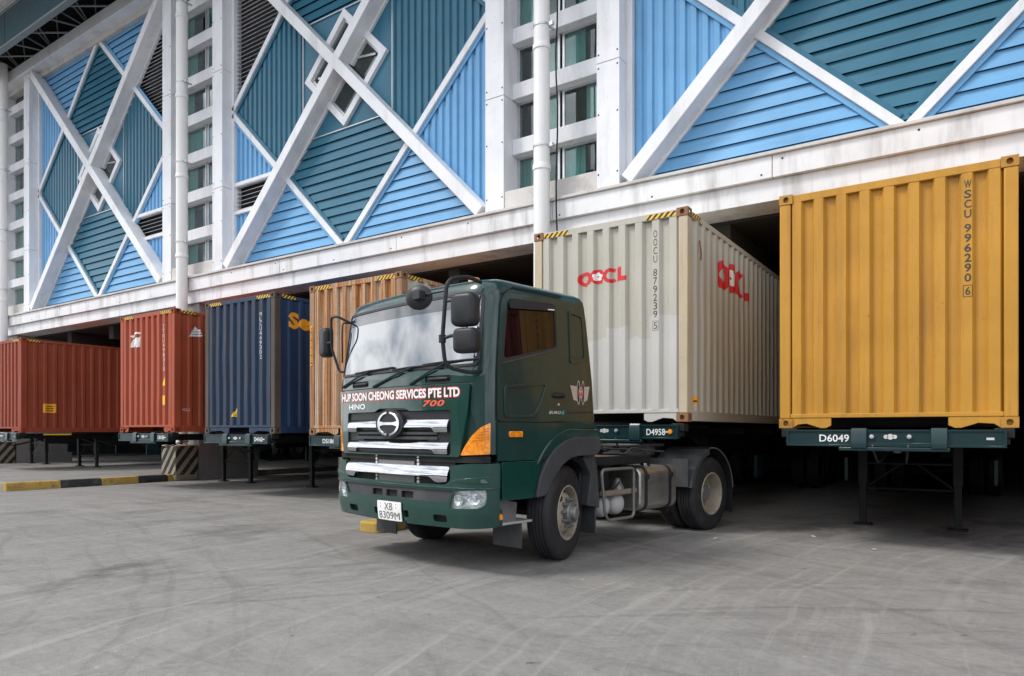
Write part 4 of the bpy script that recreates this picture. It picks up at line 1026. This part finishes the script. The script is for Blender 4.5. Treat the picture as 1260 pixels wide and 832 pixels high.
# wipers
for (a, b, c_) in (((-1.04,1.90),(-.43,2.055),(-.86,2.075)), ((-.34,1.875),(.32,2.05),(-.22,2.10)), ((.30,1.875),(.80,2.075),(.42,2.14))):
    bm = B(); tube(bm, smooth_path([cab(a[0],a[1],.02), cab(a[0],a[1],.045), cab((a[0]*.4+b[0]*.6),(a[1]*.4+b[1]*.6),.05), cab(b[0],b[1],.038)], .03), [.016]*2+[.013]*11 if False else .012, 6)
    WP = obj('wiper_arm', bm, black_pl, TRK)
    e = (b[0]+.42, b[1]+.012); s0 = (b[0]-.34, b[1]-.010)
    bm = B(); tube(bm, [cab(s0[0]+(e[0]-s0[0])*k/10, min(s0[1]+(e[1]-s0[1])*k/10, 2.2), .026) for k in range(11) if abs(s0[0]+(e[0]-s0[0])*k/10) < 1.18], .010, 6)
    tube(bm, [cab(b[0]-.18,b[1]-.004,.03), cab(b[0],b[1],.045), cab(b[0]+.18,b[1]+.004,.03)], .009, 6); obj('wiper_blade', bm, black_pl, WP)
# bumper
def bum(u, z, w):
    w2 = w+.012; 
    if z < .60: w2 -= (.60-z)*.22*min(1, .4+abs(u)/1.2)
    if z > .845: w2 += .006
    return cab(u, z, w2)
def bsheet(bm, outer, holes=(), w0=0., w1=.05, mi=0):
    u0 = min(p[0] for p in outer); u1 = max(p[0] for p in outer)
    sheet(bm, outer, holes, w0, w1, bum, us=[q for q in UC if u0+.004 < q < u1-.004], vs=[q for q in (.52,.60,.844,.848) if min(p[1] for p in outer)+.003 < q < max(p[1] for p in outer)-.003], mi=mi)
UB = 1.335
bo = rpoly([(-UB,.475),(-1.0,.455),(0,.45),(1.0,.455),(UB,.475),(UB,.70),(UB+.005,1.085),(1.1,1.085),(.885,1.06),(.885,.92),(.82,.875),(-.82,.875),(-.885,.92),(-.885,1.06),(-1.1,1.085),(-UB-.005,1.085),(-UB,.70)], .02, 3)
def hl(s): return [(s*a, b) for a, b in rpoly([(.86,.645),(1.17,.660),(1.225,.70),(1.235,.84),(.955,.818),(.90,.77)], .04, 4)]
band = rpoly([(-.835,.70),(.835,.70),(.875,.765),(.925,.820),(-.925,.820),(-.875,.765)], .012, 3)
slots = [rrect(s*.735-.09, s*.735+.09, .505, .575, .022) for s in (-1,1)] + [rrect(-.29,-.215,.515,.585,.015), rrect(.215,.29,.515,.585,.015)]
bm = B(); bsheet(bm, bo, [hl(1), hl(-1), band]+slots, .0, .05); obj('bumper', bm, green, TRK, bevel=.008, seg=3)
bm = B(); bsheet(bm, [(-1.30,.48),(1.30,.48),(1.30,.86),(-1.30,.86)], (), -.002, .001); obj('bumper_back', bm, black_void, TRK)
bm = B(); hs = [rrect(a, a+.185, .712, .782, .008) for a in (-.345,-.09,.165)]
bsheet(bm, rpoly([(-.842,.694),(.842,.694),(.885,.765),(.93,.826),(-.93,.826),(-.885,.765)], .01, 3), hs, .012, .032); obj('bumper_band', bm, grey_pl, TRK, bevel=.005)
bm = B(); tube(bm, [bum(-1.31+2.62*k/40, .845, .048) for k in range(41)], .014, 6); obj('bumper_crease', bm, green, TRK)
for s in (-1,1):
    bm = B(); bsheet(bm, [(s*.95,.93),(s*1.25,.965),(s*1.25,.90),(s*.90,.905)], (), .045, .058); obj('bumper_flash', bm, green, TRK, bevel=.008, seg=3)
    bm = B(); bsheet(bm, [(u*1.0,z) for u,z in hl(s)], (), .004, .012); HB = obj('headlamp_bowl', bm, lens, TRK)
    for uu, zz, rr in ((1.13,.752,.062),(.975,.735,.055)):
        c0 = bum(s*uu, zz, .012); c1 = bum(s*uu, zz, .05); d = (c1-c0).normalized()
        M = Matrix.Translation(c0) @ d.to_track_quat('Z','Y').to_matrix().to_4x4()
        bm = B(); lathe(bm, [(rr,.028),(rr*.92,.026),(rr*.6,.006),(.018,.0),(.018,.022),(0,.026)], M, 18); obj('reflector', bm, lens, HB)
    g_ = [(u*.995, .74+(z-.74)*.985) for u, z in hl(s)]
    bm = B(); bsheet(bm, g_, (), .040, .046); obj('headlamp', bm, lamp_glass, TRK, bevel=.006, seg=3)
bg = rpoly([(-.87,1.05),(.87,1.05),(.855,.905),(.70,.892),(.62,.95),(-.62,.95),(-.70,.892),(-.855,.905)], .03, 4)
bm = B(); sheet(bm, bg, (), .006, .068, barmap(bum, .892, 1.05), us=[q for q in UC if -.84 < q < .84], vs=[.905+.024*q for q in range(1,6)]); obj('chrome_bar', bm, chrome, TRK, bevel=.010, seg=4, angle=60)
bm = B(); bsheet(bm, [(-1.27,1.09),(1.27,1.09),(1.27,1.15),(-1.27,1.15)], (), -.01, .006); bsheet(bm, [(-.90,.865),(.90,.865),(.90,1.16),(-.90,1.16)], (), -.02, -.008); obj('lower_grille_back', bm, black_void, TRK)
bm = B(); bsheet(bm, [(-.26,.86),(.34,.86),(.34,1.155),(-.26,1.155)], (), -.008, .004); RD = obj('radiator', bm, radiator, TRK)
for u in (-.30,.40):
    bm = B(); z = .87
    while z < 1.15: bsheet(bm, rrect(u-.014,u+.014,z,z+.026,.006), (), -.008, .008); z += .036
    obj('radiator_bracket', bm, off_print, RD)
# number plate
bm = B(); bsheet(bm, rrect(-.20,.20,.462,.662,.012), (), .062, .070); NP = obj('number_plate', bm, white_print, TRK, bevel=.003)
bm = B(); textsheet(bm, 'XB', -.075, .065, .572, .645, bum, .0, w=.0715); textsheet(bm, '8309M', -.175, .175, .477, .553, bum, .0, w=.0715)
for u in (-.14,.12):
    for z in (.635,.600): lathe(bm, [(0,.0),(.006,0)], Matrix.Translation(bum(u,z,.0718)) @ Matrix.Rotation(R(90),4,'X'), 8)
obj('plate_number', bm, black_print, NP, recalc=False)
bm = B(); bsheet(bm, [(-.24,.44),(.24,.44),(.24,.47),(-.24,.47)], (), .03, .06); obj('plate_bracket', bm, black_pl, TRK)

# door and side panels
for s in (-1,1):
    def sd2(pts): return [(s*a, b) for a, b in side(pts)]
    do = rpoly([(-1.11,1.49),(-.46,1.49),(-.06,1.50),(-.06,2.28),(-.075,2.80),(-1.06,2.76),(-1.11,2.66)], .05, 5)
    dw = rpoly([(-1.055,2.075),(-.20,2.27),(-.205,2.735),(-1.03,2.70)], .055, 5)
    bm = B(); cabsheet(bm, sd2([(a*1.012 if a < -.5 else a+.010, b+(.012 if b > 2 else -.012)) for a,b in do]), (), .0, .003); obj('door_seal', bm, rub_seal, TRK)
    bm = B(); cabsheet(bm, sd2(do), [sd2(dw)], .003, .020); DR = obj('door', bm, green_side, TRK, bevel=.006, seg=3)
    bm = B(); cabsheet(bm, sd2(dw), [sd2([(-.62+(a+.62)*.955, 2.44+(b-2.44)*.93) for a,b in dw])], .004, .016); obj('window_seal', bm, rub_seal, DR)
    bm = B(); cabsheet(bm, sd2([(-.62+(a+.62)*.97, 2.44+(b-2.44)*.95) for a,b in dw]), (), .003, .008); obj('window_glass', bm, side_glass, DR, angle=60)
    bm = B(); cabsheet(bm, sd2([(-1.055,2.045),(-.22,2.245),(-.20,2.262),(-1.06,2.062)]), (), .02, .028); obj('window_sill_trim', bm, grey_pl, DR, bevel=.003)
    wd_ = rpoly([(-1.0,2.60),(-.24,2.655),(-.225,2.72),(-.95,2.705),(-1.01,2.66)], .02, 3)
    bm = B(); cabsheet(bm, sd2(wd_), (), .020, .042); WV = obj('wind_deflector', bm, black_pl, DR, bevel=.008)
    bm = B(); cabsheet(bm, sd2([(-.36,2.652),(-.25,2.66),(-.25,2.672),(-.36,2.664)]), (), .042, .0435); obj('deflector_label', bm, white_print, WV)
    # pressed swage in the door
    sw = rpoly([(-1.03,1.525),(-.62,1.535),(-.50,1.62),(-.36,1.90),(-1.03,1.835)], .05, 5); si = rpoly([(-1.0,1.55),(-.64,1.56),(-.54,1.63),(-.415,1.872),(-1.0,1.812)], .05, 5)
    bm = B(); cabsheet(bm, sd2(sw), [sd2(si)], .018, .034); obj('door_moulding', bm, green_side, DR, bevel=.012, seg=3)
    bm = B(); cabsheet(bm, sd2(rrect(-.30,-.10,1.735,1.80,.02)), (), .018, .022); tube(bm, [cab(s*yz(-.285),1.765,.022), cab(s*yz(-.28),1.765,.045), cab(s*yz(-.14),1.77,.045), cab(s*yz(-.125),1.77,.022)], .016, 8); obj('door_handle', bm, black_pl, DR)
    bm = B(); lathe(bm, [(0,.006),(.014,.004),(.016,0)], Matrix.Translation(cab(s*yz(-.20),1.675,.020)) @ Matrix.Rotation(R(90*s),4,'Y'), 12); obj('door_lock', bm, silver_dull, DR)
    # sleeper side panel with blanked window, lower steps of the cab body
    so_ = rpoly([(.02,2.12),(.31,2.16),(.285,2.68),(.03,2.715)], .05, 5)
    bm = B(); cabsheet(bm, sd2(so_), [sd2([(.16+(a-.16)*.78, 2.42+(b-2.42)*.86) for a,b in so_])], .0, .014); cabsheet(bm, sd2([(.16+(a-.16)*.70, 2.42+(b-2.42)*.80) for a,b in so_]), (), .0, .006); obj('blank_window', bm, green_side, TRK, bevel=.004)
    bm = B(); cabsheet(bm, sd2([(-.04,1.585),(.40,1.60),(.41,1.612),(-.04,1.597)]), (), .0, .006); obj('panel_seam', bm, rub_seal, TRK)
    # lower body around the wheel arch
    def arc(r_, a0, a1, n_=14, cy=.03, cz=.62): return [(cy+r_*cos(R(a0+(a1-a0)*k/n_)), cz+r_*1.02*sin(R(a0+(a1-a0)*k/n_))) for k in range(n_+1)]
    lower = [(-1.105,1.105),(-.60,1.105)]+arc(.745,146,100,8,cy=.10,cz=.66)+[(.10,1.425),(.46,1.43),(.47,1.475),(-.05,1.482),(-.46,1.478),(-1.105,1.478)]
    bm = B(); cabsheet(bm, sd2(lower), (), .0, .020); obj('lower_side_panel', bm, green_side, TRK, bevel=.006)
    bm = B(); cabsheet(bm, sd2(arc(.76,150,100,8,cy=.10,cz=.66)+[(.47,1.415),(.485,1.30),(-.04,1.30),(-.36,1.15)]), (), .0, .032); obj('arch_moulding', bm, green_side, TRK, bevel=.012, seg=3)
    fl = [(-.575,.715),(-.52,.92),(-.42,1.08),(-.28,1.215),(-.10,1.30),(.08,1.335),(.50,1.335),(.53,1.20),(.44,1.125),(.12,1.125),(-.02,1.105),(-.16,1.035),(-.30,.90),(-.42,.735)]
    bm = B(); cabsheet(bm, sd2(rpoly(fl, .03, 2)), (), -.10, .045); obj('wheel_arch_flare', bm, grey_pl, TRK, bevel=.012, seg=3)
    sk_ = rpoly([(-1.05,.72),(-.60,.72),(-.54,.92),(-.475,1.095),(-1.06,1.095)], .02, 3)
    bm = B(); cabsheet(bm, sd2(sk_), (), -.06, .026); obj('side_skirt', bm, green, TRK, bevel=.010, seg=3)
    bm = B(); cabsheet(bm, sd2([(-1.115,.72),(-1.065,.72),(-1.075,1.095),(-1.115,1.095)]), (), -.06, .006); obj('skirt_filler', bm, green_side, TRK, bevel=.004)
    bm = B(); cabsheet(bm, sd2(rrect(-.965,-.775,1.335,1.395,.015)), (), .018, .044); obj('side_repeater', bm, amber, TRK, bevel=.008, seg=3)
    # step
    bm = B(); box(bm, s*1.0 if s > 0 else -1.23, 1.23 if s > 0 else -1.0, -1.06, -.58, .475, .50); ST = obj('step', bm, silver_dull, TRK, bevel=.006)
    bm = B(); sheet(bm, [(-1.08,.50),(-.62,.50),(-.60,.66),(-.72,.68),(-.74,.74),(-1.08,.74)], (), 1.02, 1.035, lambda u,v,w: Vector((s*w,u,v))); obj('step_bracket', bm, hub_mat, ST)
    bm = B(); box(bm, *sorted((s*1.16, s*1.25)), -1.105, -1.03, .48, .64); obj('marker_bracket', bm, green_side, TRK, bevel=.008)
    bm = B(); lathe(bm, [(0,.018),(.026,.014),(.032,0)], Matrix.Translation((s*1.25,-1.066,.565)) @ Matrix.Rotation(R(90*s),4,'Y'), 16); obj('marker_lamp', bm, amber, TRK)
    bm = B(); box(bm, *sorted((s*.82, s*1.22)), -.74, -.725, .22 if s > 0 else .16, .47); obj('mudflap', bm, grey_pl, TRK)
    # mudguard behind the front wheel
    bm = B(); mg = rpoly([(.36,1.14),(.50,1.16),(.56,.98),(.60,.60),(.60,.52),(.38,.56),(.44,.90),(.30,1.10)], .02, 3)
    sheet(bm, mg, (), .78, 1.20, lambda u,v,w: Vector((s*w,u,v))); box(bm, *sorted((s*.80, s*1.17)), .56, .58, .22, .56); MG = obj('mudguard', bm, grey_pl, TRK, bevel=.010)
    for k in range(4):
        bm = B(); box(bm, *sorted((s*(.86+k*.07), s*(.885+k*.07))), .37, .43, .58, .92); obj('mudguard_rib', bm, black_pl, MG, bevel=.006)
    bm = B(); sheet(bm, [(.58*cos(R(a)), .55+.60*sin(R(a))) for a in range(20,165,12)]+[(.56*cos(R(a)), .55+.58*sin(R(a))) for a in range(152,15,-12)], (), .50, 1.12, lambda u,v,w: Vector((s*w,u,v))); obj('wheel_housing', bm, black_pl, TRK)
bm = B(); textsheet(bm, 'EURO', yz(-.36), yz(-.16), 1.575, 1.605, cab, .02, us=UC, w=.022, shear=.3); obj('trim_lettering', bm, off_print, TRK, recalc=False)
bm = B(); textsheet(bm, '6', yz(-.15), yz(-.11), 1.57, 1.615, cab, .03, us=UC, w=.022, shear=.3); obj('trim_numeral', bm, cyan_print, TRK, recalc=False)
# winged company logo on the sleeper panel
bm = B(); LU, LZ = yz(.195), 1.815
def lg_(pts, w=.004, mi=0, h=.0008): cabsheet(bm, [(LU+a, LZ+b) for a, b in pts], (), w, w+h, mi=mi)
for s in (-1,1):
    lg_([(s*.055,.065),(s*.185,.075),(s*.125,-.085),(s*.095,-.083),(s*.09,-.095),(s*.055,-.095)])
    cabsheet(bm, [(LU+s*.040+.034*cos(R(a)), LZ+.135*sin(R(a))) for a in range(0,360,20)], [[(LU+s*.040+.022*cos(R(a)), LZ+.118*sin(R(a))) for a in range(0,360,20)]], .0055, .0062)
    cabsheet(bm, [(LU+s*.040+.021*cos(R(a)), LZ+.117*sin(R(a))) for a in range(0,360,20)], (), .0050, .0054, mi=2)
cabsheet(bm, [(LU+.040*cos(R(a)), LZ+.060*sin(R(a))) for a in range(0,360,20)], (), .0065, .0070)
for s in (-1,1): lg_([(s*.004,-.004),(s*.030,.016),(s*.030,-.030),(s*.006,-.046)], .0072, 1)
lg_([(0,.022),(.024,.030),(0,.048),(-.024,.030)], .0072, 1)
obj('company_logo', bm, [silver_dull, red_print, black_print], TRK, recalc=False)
# rain gutter line and roof beacon
bm = B(); tube(bm, [cab(yz(-1.10),2.74,.012), cab(yz(-.95),2.825,.014), cab(yz(-.5),2.835,.014), cab(yz(-.08),2.835,.014)], .009, 6); obj('rain_gutter', bm, rub_seal, TRK)
bm = B(); lathe(bm, [(.075,0),(.075,.02),(.06,.025)], Matrix.Translation((.52,-.72,2.95)), 20); BC = obj('beacon_base', bm, black_pl, TRK)
bm = B(); lathe(bm, [(.066,0),(.066,.035),(.05,.058),(.0,.066)], Matrix.Translation((.52,-.72,2.975)), 20); obj('beacon_lens', bm, amber, TRK)
bm = B(); lathe(bm, [(.17,0),(.15,.03),(.10,.045),(0,.05)], Matrix.Translation((.86,-.75,2.90)), 24); obj('roof_vent', bm, green_side, TRK)

# mirrors
def rbox(name, c, sx, sy, sz, m, par, r=.04, rot=0., tilt=0.):
    bm = B(); M = Matrix.Translation(c) @ Matrix.Rotation(R(rot),4,'Z') @ Matrix.Rotation(R(tilt),4,'X')
    prof_ = rrect(-sx/2,sx/2,-sz/2,sz/2,r,4)
    for (k, ya, yb, sc0, sc1) in ((0,-sy/2,-sy*.32,.80,.96),(1,-sy*.32,-sy*.1,.96,1.0),(2,-sy*.1,sy/2,1.,.98)):
        pass
    layers = [(-sy/2,.72),(-sy*.44,.86),(-sy*.30,.96),(-sy*.08,1.0),(sy*.5,.985)]
    rs = [[bm.verts.new(M @ Vector((a*sc, y, b*sc))) for a, b in prof_] for y, sc in layers]
    n_ = len(prof_)
    for A, C in zip(rs, rs[1:]):
        for k in range(n_): bm.faces.new((A[k], A[(k+1) % n_], C[(k+1) % n_], C[k]))
    bm.faces.new(rs[0][::-1]); bm.faces.new(rs[-1]); o = obj(name, bm, m, par, angle=50)
    bm = B(); sheet(bm, [(a*.9,b*.92) for a,b in prof_], (), sy*.5, sy*.5+.004, lambda u,v,w: M @ Vector((u,w,v))); obj('mirror_glass', bm, mirror_glass, o)
    return o
YM = -1.66
bm = B()
pt = smooth_path([(1.12,-1.20,2.83),(1.17,-1.42,2.84),(1.15,YM,2.78),(1.11,YM-.02,2.24),(1.13,YM,1.985),(1.20,-1.42,1.94),(1.17,-1.22,1.97)], .09, 5)
tube(bm, pt, .020, 10); MA = obj('mirror_arm', bm, black_pl, TRK)
bm = B(); tube(bm, smooth_path([(1.11,YM-.02,2.24),(1.2,YM,2.26),(1.34,YM,2.26)], .02), .016, 8); lathe(bm, [(0,-.04),(.034,-.035),(.034,.035),(0,.04)], Matrix.Translation((1.11,YM-.02,2.24)), 12); tube(bm, [(1.13,YM,2.58),(1.30,YM,2.58)], .013, 8); obj('mirror_clamp', bm, black_pl, MA)
rbox('mirror_head', (1.375,YM+.01,2.48), .255, .12, .300, black_pl, TRK, .06, 14)
rbox('mirror_head', (1.385,YM+.02,2.205), .245, .11, .225, black_pl, TRK, .05, 14)
bm = B(); M = Matrix.Translation((.80,-1.70,2.655)) @ Matrix.Rotation(R(26),4,'Z') @ Matrix.Rotation(R(90),4,'X')
lathe(bm, [(0,.045),(.06,.042),(.11,.030),(.135,.010),(.138,-.004),(.13,-.012),(0,-.012)], M @ Matrix.Scale(.86,4,(0,1,0)), 28); RM = obj('kerb_mirror', bm, black_pl, TRK)
bm = B(); tube(bm, smooth_path([(1.14,YM,2.68),(1.0,YM-.03,2.675),(.84,-1.70,2.66)], .03), .011, 8); box(bm, .80, .90, -1.78, -1.71, 2.625, 2.70); obj('kerb_mirror_arm', bm, black_pl, RM)
bm = B()
tube(bm, smooth_path([(-1.13,-1.16,2.67),(-1.22,-1.30,2.75),(-1.40,-1.27,2.76),(-1.41,-1.26,2.40),(-1.30,-1.22,2.10),(-1.20,-1.18,2.10)], .05, 4), .015, 8)
tube(bm, smooth_path([(-1.13,-1.16,2.67),(-1.08,-1.32,2.66),(-1.06,-1.34,2.5),(-1.16,-1.27,2.2)], .05, 4), .010, 6); ML = obj('mirror_arm', bm, black_pl, TRK)
bm = B(); tube(bm, [(-1.41,-1.26,2.46),(-1.56,-1.28,2.45)], .02, 8); obj('mirror_clamp', bm, black_pl, ML)
rbox('mirror_head', (-1.57,-1.24,2.475), .20, .12, .36, black_pl, TRK, .06, -12)

bm = B(); tube(bm, smooth_path([(1.20,-.16,1.06),(1.235,-.15,.95),(1.225,-.17,.80),(1.24,-.15,.70)], .04), .012, 6); lathe(bm, [(0,-.035),(.024,-.02),(.026,.02),(0,.035)], Matrix.Translation((1.24,-.15,.68)), 10); obj('hanging_strap', bm, black_pl, TRK)
# wheels
def truck_wheel(c, rz, front=True, s=1):
    M = Matrix.Translation(c) @ Matrix.Rotation(R(rz),4,'Z') @ (AX if s > 0 else Matrix.Rotation(R(-90),4,'Y'))
    w_ = empty('wheel', (0,0,0), parent=TRK)
    bm = B(); lathe(bm, wheel_prof(.512,.285), M, 56); obj('tyre', bm, rubber, w_, angle=40)
    bm = B()
    if front:
        lathe(bm, [(.292,.135),(.300,.142),(.292,.150),(.280,.145),(.268,.11),(.262,.04),(.245,.025),(.235,.06),(.20,.105),(.165,.125),(.0,.125)], M, 48)
        RMo = obj('rim', bm, rim_mat, w_, angle=30)
        bm = B(); lathe(bm, [(.115,.12),(.115,.175),(.105,.19),(.078,.195),(.075,.235),(.06,.25),(0,.252)], M, 28); HBo = obj('hub', bm, hub_mat, w_, angle=30)
        for k in range(10):
            a = 2*pi*(k+.3)/10; bm = B(); lathe(bm, [(.02,.12),(.02,.16),(.014,.162),(.012,.195),(0,.197)], M @ Matrix.Translation((.148*cos(a),.148*sin(a),0)), 6); obj('wheel_nut', bm, hub_mat, HBo)
            if k % 2 == 0:
                a += .31; bm = B(); Q = M @ Matrix.Translation((.232*cos(a),.232*sin(a),.071)) @ Matrix.Rotation(a,4,'Z') @ Matrix.Rotation(R(38),4,'Y'); lathe(bm, [(0,.006),(.026,.006),(.027,.0)], Q @ Matrix.Scale(1.35,4,(0,1,0)), 16); obj('vent_hole', bm, black_void, RMo)
    else:
        lathe(bm, [(.292,.135),(.300,.142),(.292,.150),(.280,.145),(.268,.11),(.258,.02),(.252,-.02),(.235,-.03),(.230,-.07),(.215,-.09),(.16,-.10),(.10,-.10)], M, 48)
        obj('rim', bm, rim_mat, w_, angle=30)
        bm = B(); lathe(bm, [(.112,-.11),(.112,.04),(.10,.06),(.0,.065)], M, 24); HBo = obj('hub', bm, hub_mat, w_, angle=30)
        for k in range(10):
            a = 2*pi*k/10; bm = B(); lathe(bm, [(.018,-.10),(.018,-.06),(.012,-.03),(0,-.028)], M @ Matrix.Translation((.145*cos(a),.145*sin(a),0)), 6); obj('wheel_nut', bm, hub_mat, HBo)
    return w_
truck_wheel((1.055,0,.512), 17, True, 1); truck_wheel((-1.055,0,.512), 17, True, -1)
for s in (-1,1): truck_wheel((s*1.075,3.22,.512), 0, False, s); truck_wheel((s*.76,3.22,.512), 0, False, s)
bm = B(); tube(bm, [(-.95,0,.50),(.95,0,.50)], .06, 8); obj('axle', bm, chassis_mat, TRK)
bm = B(); tube(bm, [(-.8,3.22,.51),(-.25,3.22,.51)], .08, 10); tube(bm, [(.8,3.22,.51),(.25,3.22,.51)], .08, 10); lathe(bm, [(.10,-.26),(.22,-.14),(.25,0),(.22,.14),(.10,.26)], Matrix.Translation((0,3.22,.51)) @ AX, 20); obj('axle', bm, chassis_mat, TRK)
# chassis
for s in (-1,1):
    a, b = sorted((s*.36, s*.43)); bm = B(); box(bm, a, b, -1.15, 4.15, .76, 1.04); obj('frame_rail', bm, chassis_mat, TRK, bevel=.01)
for y in (-1.1,-.3,.9,1.8,2.7,4.05):
    bm = B(); box(bm, -.36, .36, y, y+.1, .80, 1.0); obj('cross_member', bm, chassis_mat, TRK)
bm = B(); box(bm, -.32, .32, -1.1, .7, .45, 1.15); obj('engine', bm, chassis_mat, TRK, bevel=.06)
bm = B(); box(bm, -1.12, 1.12, -1.0, .45, 1.08, 1.165); obj('cab_floor', bm, black_pl, TRK)
# catwalk
CWK = empty('catwalk', (0,0,0), parent=TRK)
bm = B(); box(bm, -.95, 1.16, .55, 1.72, 1.055, 1.075); obj('deck', bm, chassis_mat, CWK, bevel=.006)
bm = B(); box(bm, .45, 1.14, .56, 1.22, 1.078, 1.092); obj('tread_plate', bm, plank, CWK, bevel=.003)
for k in range(6):
    bm = B(); box(bm, .48+k*.11, .55+k*.11, .60, 1.18, 1.0925, 1.098); obj('tread_rib', bm, plank, CWK)
bm = B(); box(bm, 1.135, 1.165, .55, 1.72, 1.0, 1.10); obj('deck_edge', bm, chassis_mat, CWK, bevel=.006)
bm = B(); tube(bm, smooth_path([(.9,1.55,1.1),(.95,1.62,1.19),(1.08,1.70,1.16),(1.12,1.76,1.0),(1.13,1.74,.6),(1.13,1.78,.42)], .06), .012, 6); tube(bm, smooth_path([(.2,1.3,1.1),(.5,1.5,1.17),(.8,1.9,1.15),(1.0,2.3,1.12)], .1), .014, 6); obj('air_hose', bm, black_pl, TRK)
# fuel tank
ft = empty('fuel_tank', (0,0,0), parent=TRK)
tp = rrect(.66,1.20,.40,.955,.11,6)
bm = B(); layers = [(1.43,.94),(1.445,.985),(1.47,1.0),(2.26,1.0),(2.285,.985),(2.30,.94)]; cxx, czz = .93, .678
rs = [[bm.verts.new((cxx+(a-cxx)*sc, y, czz+(b-czz)*sc)) for a, b in tp] for y, sc in layers]
for A, C in zip(rs, rs[1:]):
    for k in range(len(tp)): bm.faces.new((A[k], A[(k+1) % len(tp)], C[(k+1) % len(tp)], C[k]))
bm.faces.new(rs[0][::-1]); bm.faces.new(rs[-1]); obj('tank_body', bm, alu, ft, angle=40)
for y in (1.56, 2.12):
    bm = B(); o_ = [(cxx+(a-cxx)*1.03, czz+(b-czz)*1.03) for a, b in tp]; sheet(bm, o_, [[(cxx+(a-cxx)*1.002, czz+(b-czz)*1.002) for a, b in tp]], y-.03, y+.03, lambda u,v,w: Vector((u,w,v))); box(bm, 1.19, 1.23, y-.035, y+.035, .80, .86); obj('tank_strap', bm, black_pl, ft)
    bm = B(); box(bm, .5, 1.18, y-.03, y+.03, .355, .385); obj('tank_bracket', bm, chassis_mat, ft)
bm = B(); lathe(bm, [(.05,0),(.05,.03),(.0,.035)], Matrix.Translation((1.02,1.80,.955)), 16); obj('filler_cap', bm, chrome, ft)
# guard frame with air tanks
gf = smooth_path([(1.20,.63,.95),(1.20,1.29,.95),(1.20,1.29,.36),(1.20,.76,.36),(1.20,.70,.46)], .07, 4, closed=True)
bm = B(); tube(bm, gf, .019, 8, closed=True); obj('guard_frame', bm, hub_mat, TRK)
for yy, zz in ((1.12,.52),(.83,.51)):
    bm = B(); lathe(bm, [(0,-.30),(.07,-.29),(.115,-.26),(.132,-.22),(.132,.22),(.115,.26),(.07,.29),(0,.30)], Matrix.Translation((.84,yy,zz)) @ AX, 24); obj('air_tank', bm, tank_grey, TRK, angle=50)
bm = B(); box(bm, .55, 1.17, .68, 1.38, .635, .66); box(bm, 1.15, 1.175, .66, 1.40, .645, .70); obj('valve_shelf', bm, plank, TRK, bevel=.004)
bm = B(); box(bm, .62, 1.06, .68, .98, .67, .95); box(bm, .72,.98,.99,1.10,.68,.84); obj('battery_box', bm, chassis_mat, TRK, bevel=.02)
bm = B(); lathe(bm, [(.10,0),(.085,.05),(.03,.16),(.0,.17)], Matrix.Translation((1.02,1.20,.66)), 16); obj('air_valve', bm, hub_mat, TRK)
bm = B(); tube(bm, smooth_path([(1.1,.8,.9),(1.12,1.0,.97),(1.05,1.2,.9),(1.0,1.3,.7)], .08), .014, 6); tube(bm, smooth_path([(1.1,.72,.62),(1.14,.9,.66),(1.12,1.1,.78)], .08), .012, 6); obj('brake_hose', bm, black_pl, TRK)
# rear fenders: two arcs each side
for s in (-1,1):
    def farc(a0, a1, r0, n_=12):
        cy, cz = 3.22, .53
        return [(cy+r0*cos(R(a0+(a1-a0)*k/n_)), cz+r0*sin(R(a0+(a1-a0)*k/n_))) for k in range(n_+1)]
    fo = [(2.36,.63),(2.72,.63)] + farc(172,112,.545,9)+[(2.92,1.16)]+farc(112,150,.68,6)[1:]+[(2.42,1.02)]
    bm = B(); sheet(bm, [(2.60,.63)]+farc(170,100,.62)+farc(100,170,.60)+[(2.615,.63)], (), .56, 1.235, lambda u,v,w: Vector((s*w,u,v))); obj('front_fender', bm, grey_pl, TRK, bevel=.003, seg=1)
    bm = B(); sheet(bm, [(2.60,.63),(2.69,.63)]+farc(172,100,.545)+farc(100,170,.62), (), 1.225, 1.24, lambda u,v,w: Vector((s*w,u,v))); obj('fender_valance', bm, grey_pl, TRK, bevel=.006)
    bm = B(); sheet(bm, [(2.34,.64),(2.60,.64),(2.60,1.0),(2.55,1.06),(2.34,1.06)], (), .50, .52, lambda u,v,w: Vector((s*w,u,v))); box(bm, *sorted((s*.50,s*1.20)), 2.585, 2.60, .64, 1.02); obj('fender_bracket', bm, grey_pl, TRK)
    bm = B(); sheet(bm, farc(96,4,.64)+farc(4,96,.615), (), .56, 1.22, lambda u,v,w: Vector((s*w,u,v))); obj('rear_fender', bm, black_pl, TRK)
    bm = B(); tube(bm, [Vector((s*1.222, a, b)) for a, b in farc(96,4,.628,16)], .009, 6); obj('fender_lip', bm, hub_mat, TRK)
    bm = B(); box(bm, *sorted((s*.60, s*1.2)), 3.86, 3.875, .20, .62); obj('mudflap', bm, rubber, TRK)
# fifth wheel
bm = B(); P = [(.42*cos(R(a)), 3.0+.45*sin(R(a))) for a in range(-60,241,12)]+[(-.10,2.62),(-.05,3.0),(.05,3.0),(.10,2.62)] 
sheet(bm, [(-.42,2.6),(.42,2.6),(.46,3.2),(.30,3.42),(.09,3.45),(.06,3.05),(-.06,3.05),(-.09,3.45),(-.30,3.42),(-.46,3.2)], (), 1.17, 1.21, lambda u,v,w: Vector((u,v,w))); box(bm, -.40, .40, 2.85, 3.05, 1.04, 1.17); obj('fifth_wheel', bm, hub_mat, TRK, bevel=.01)
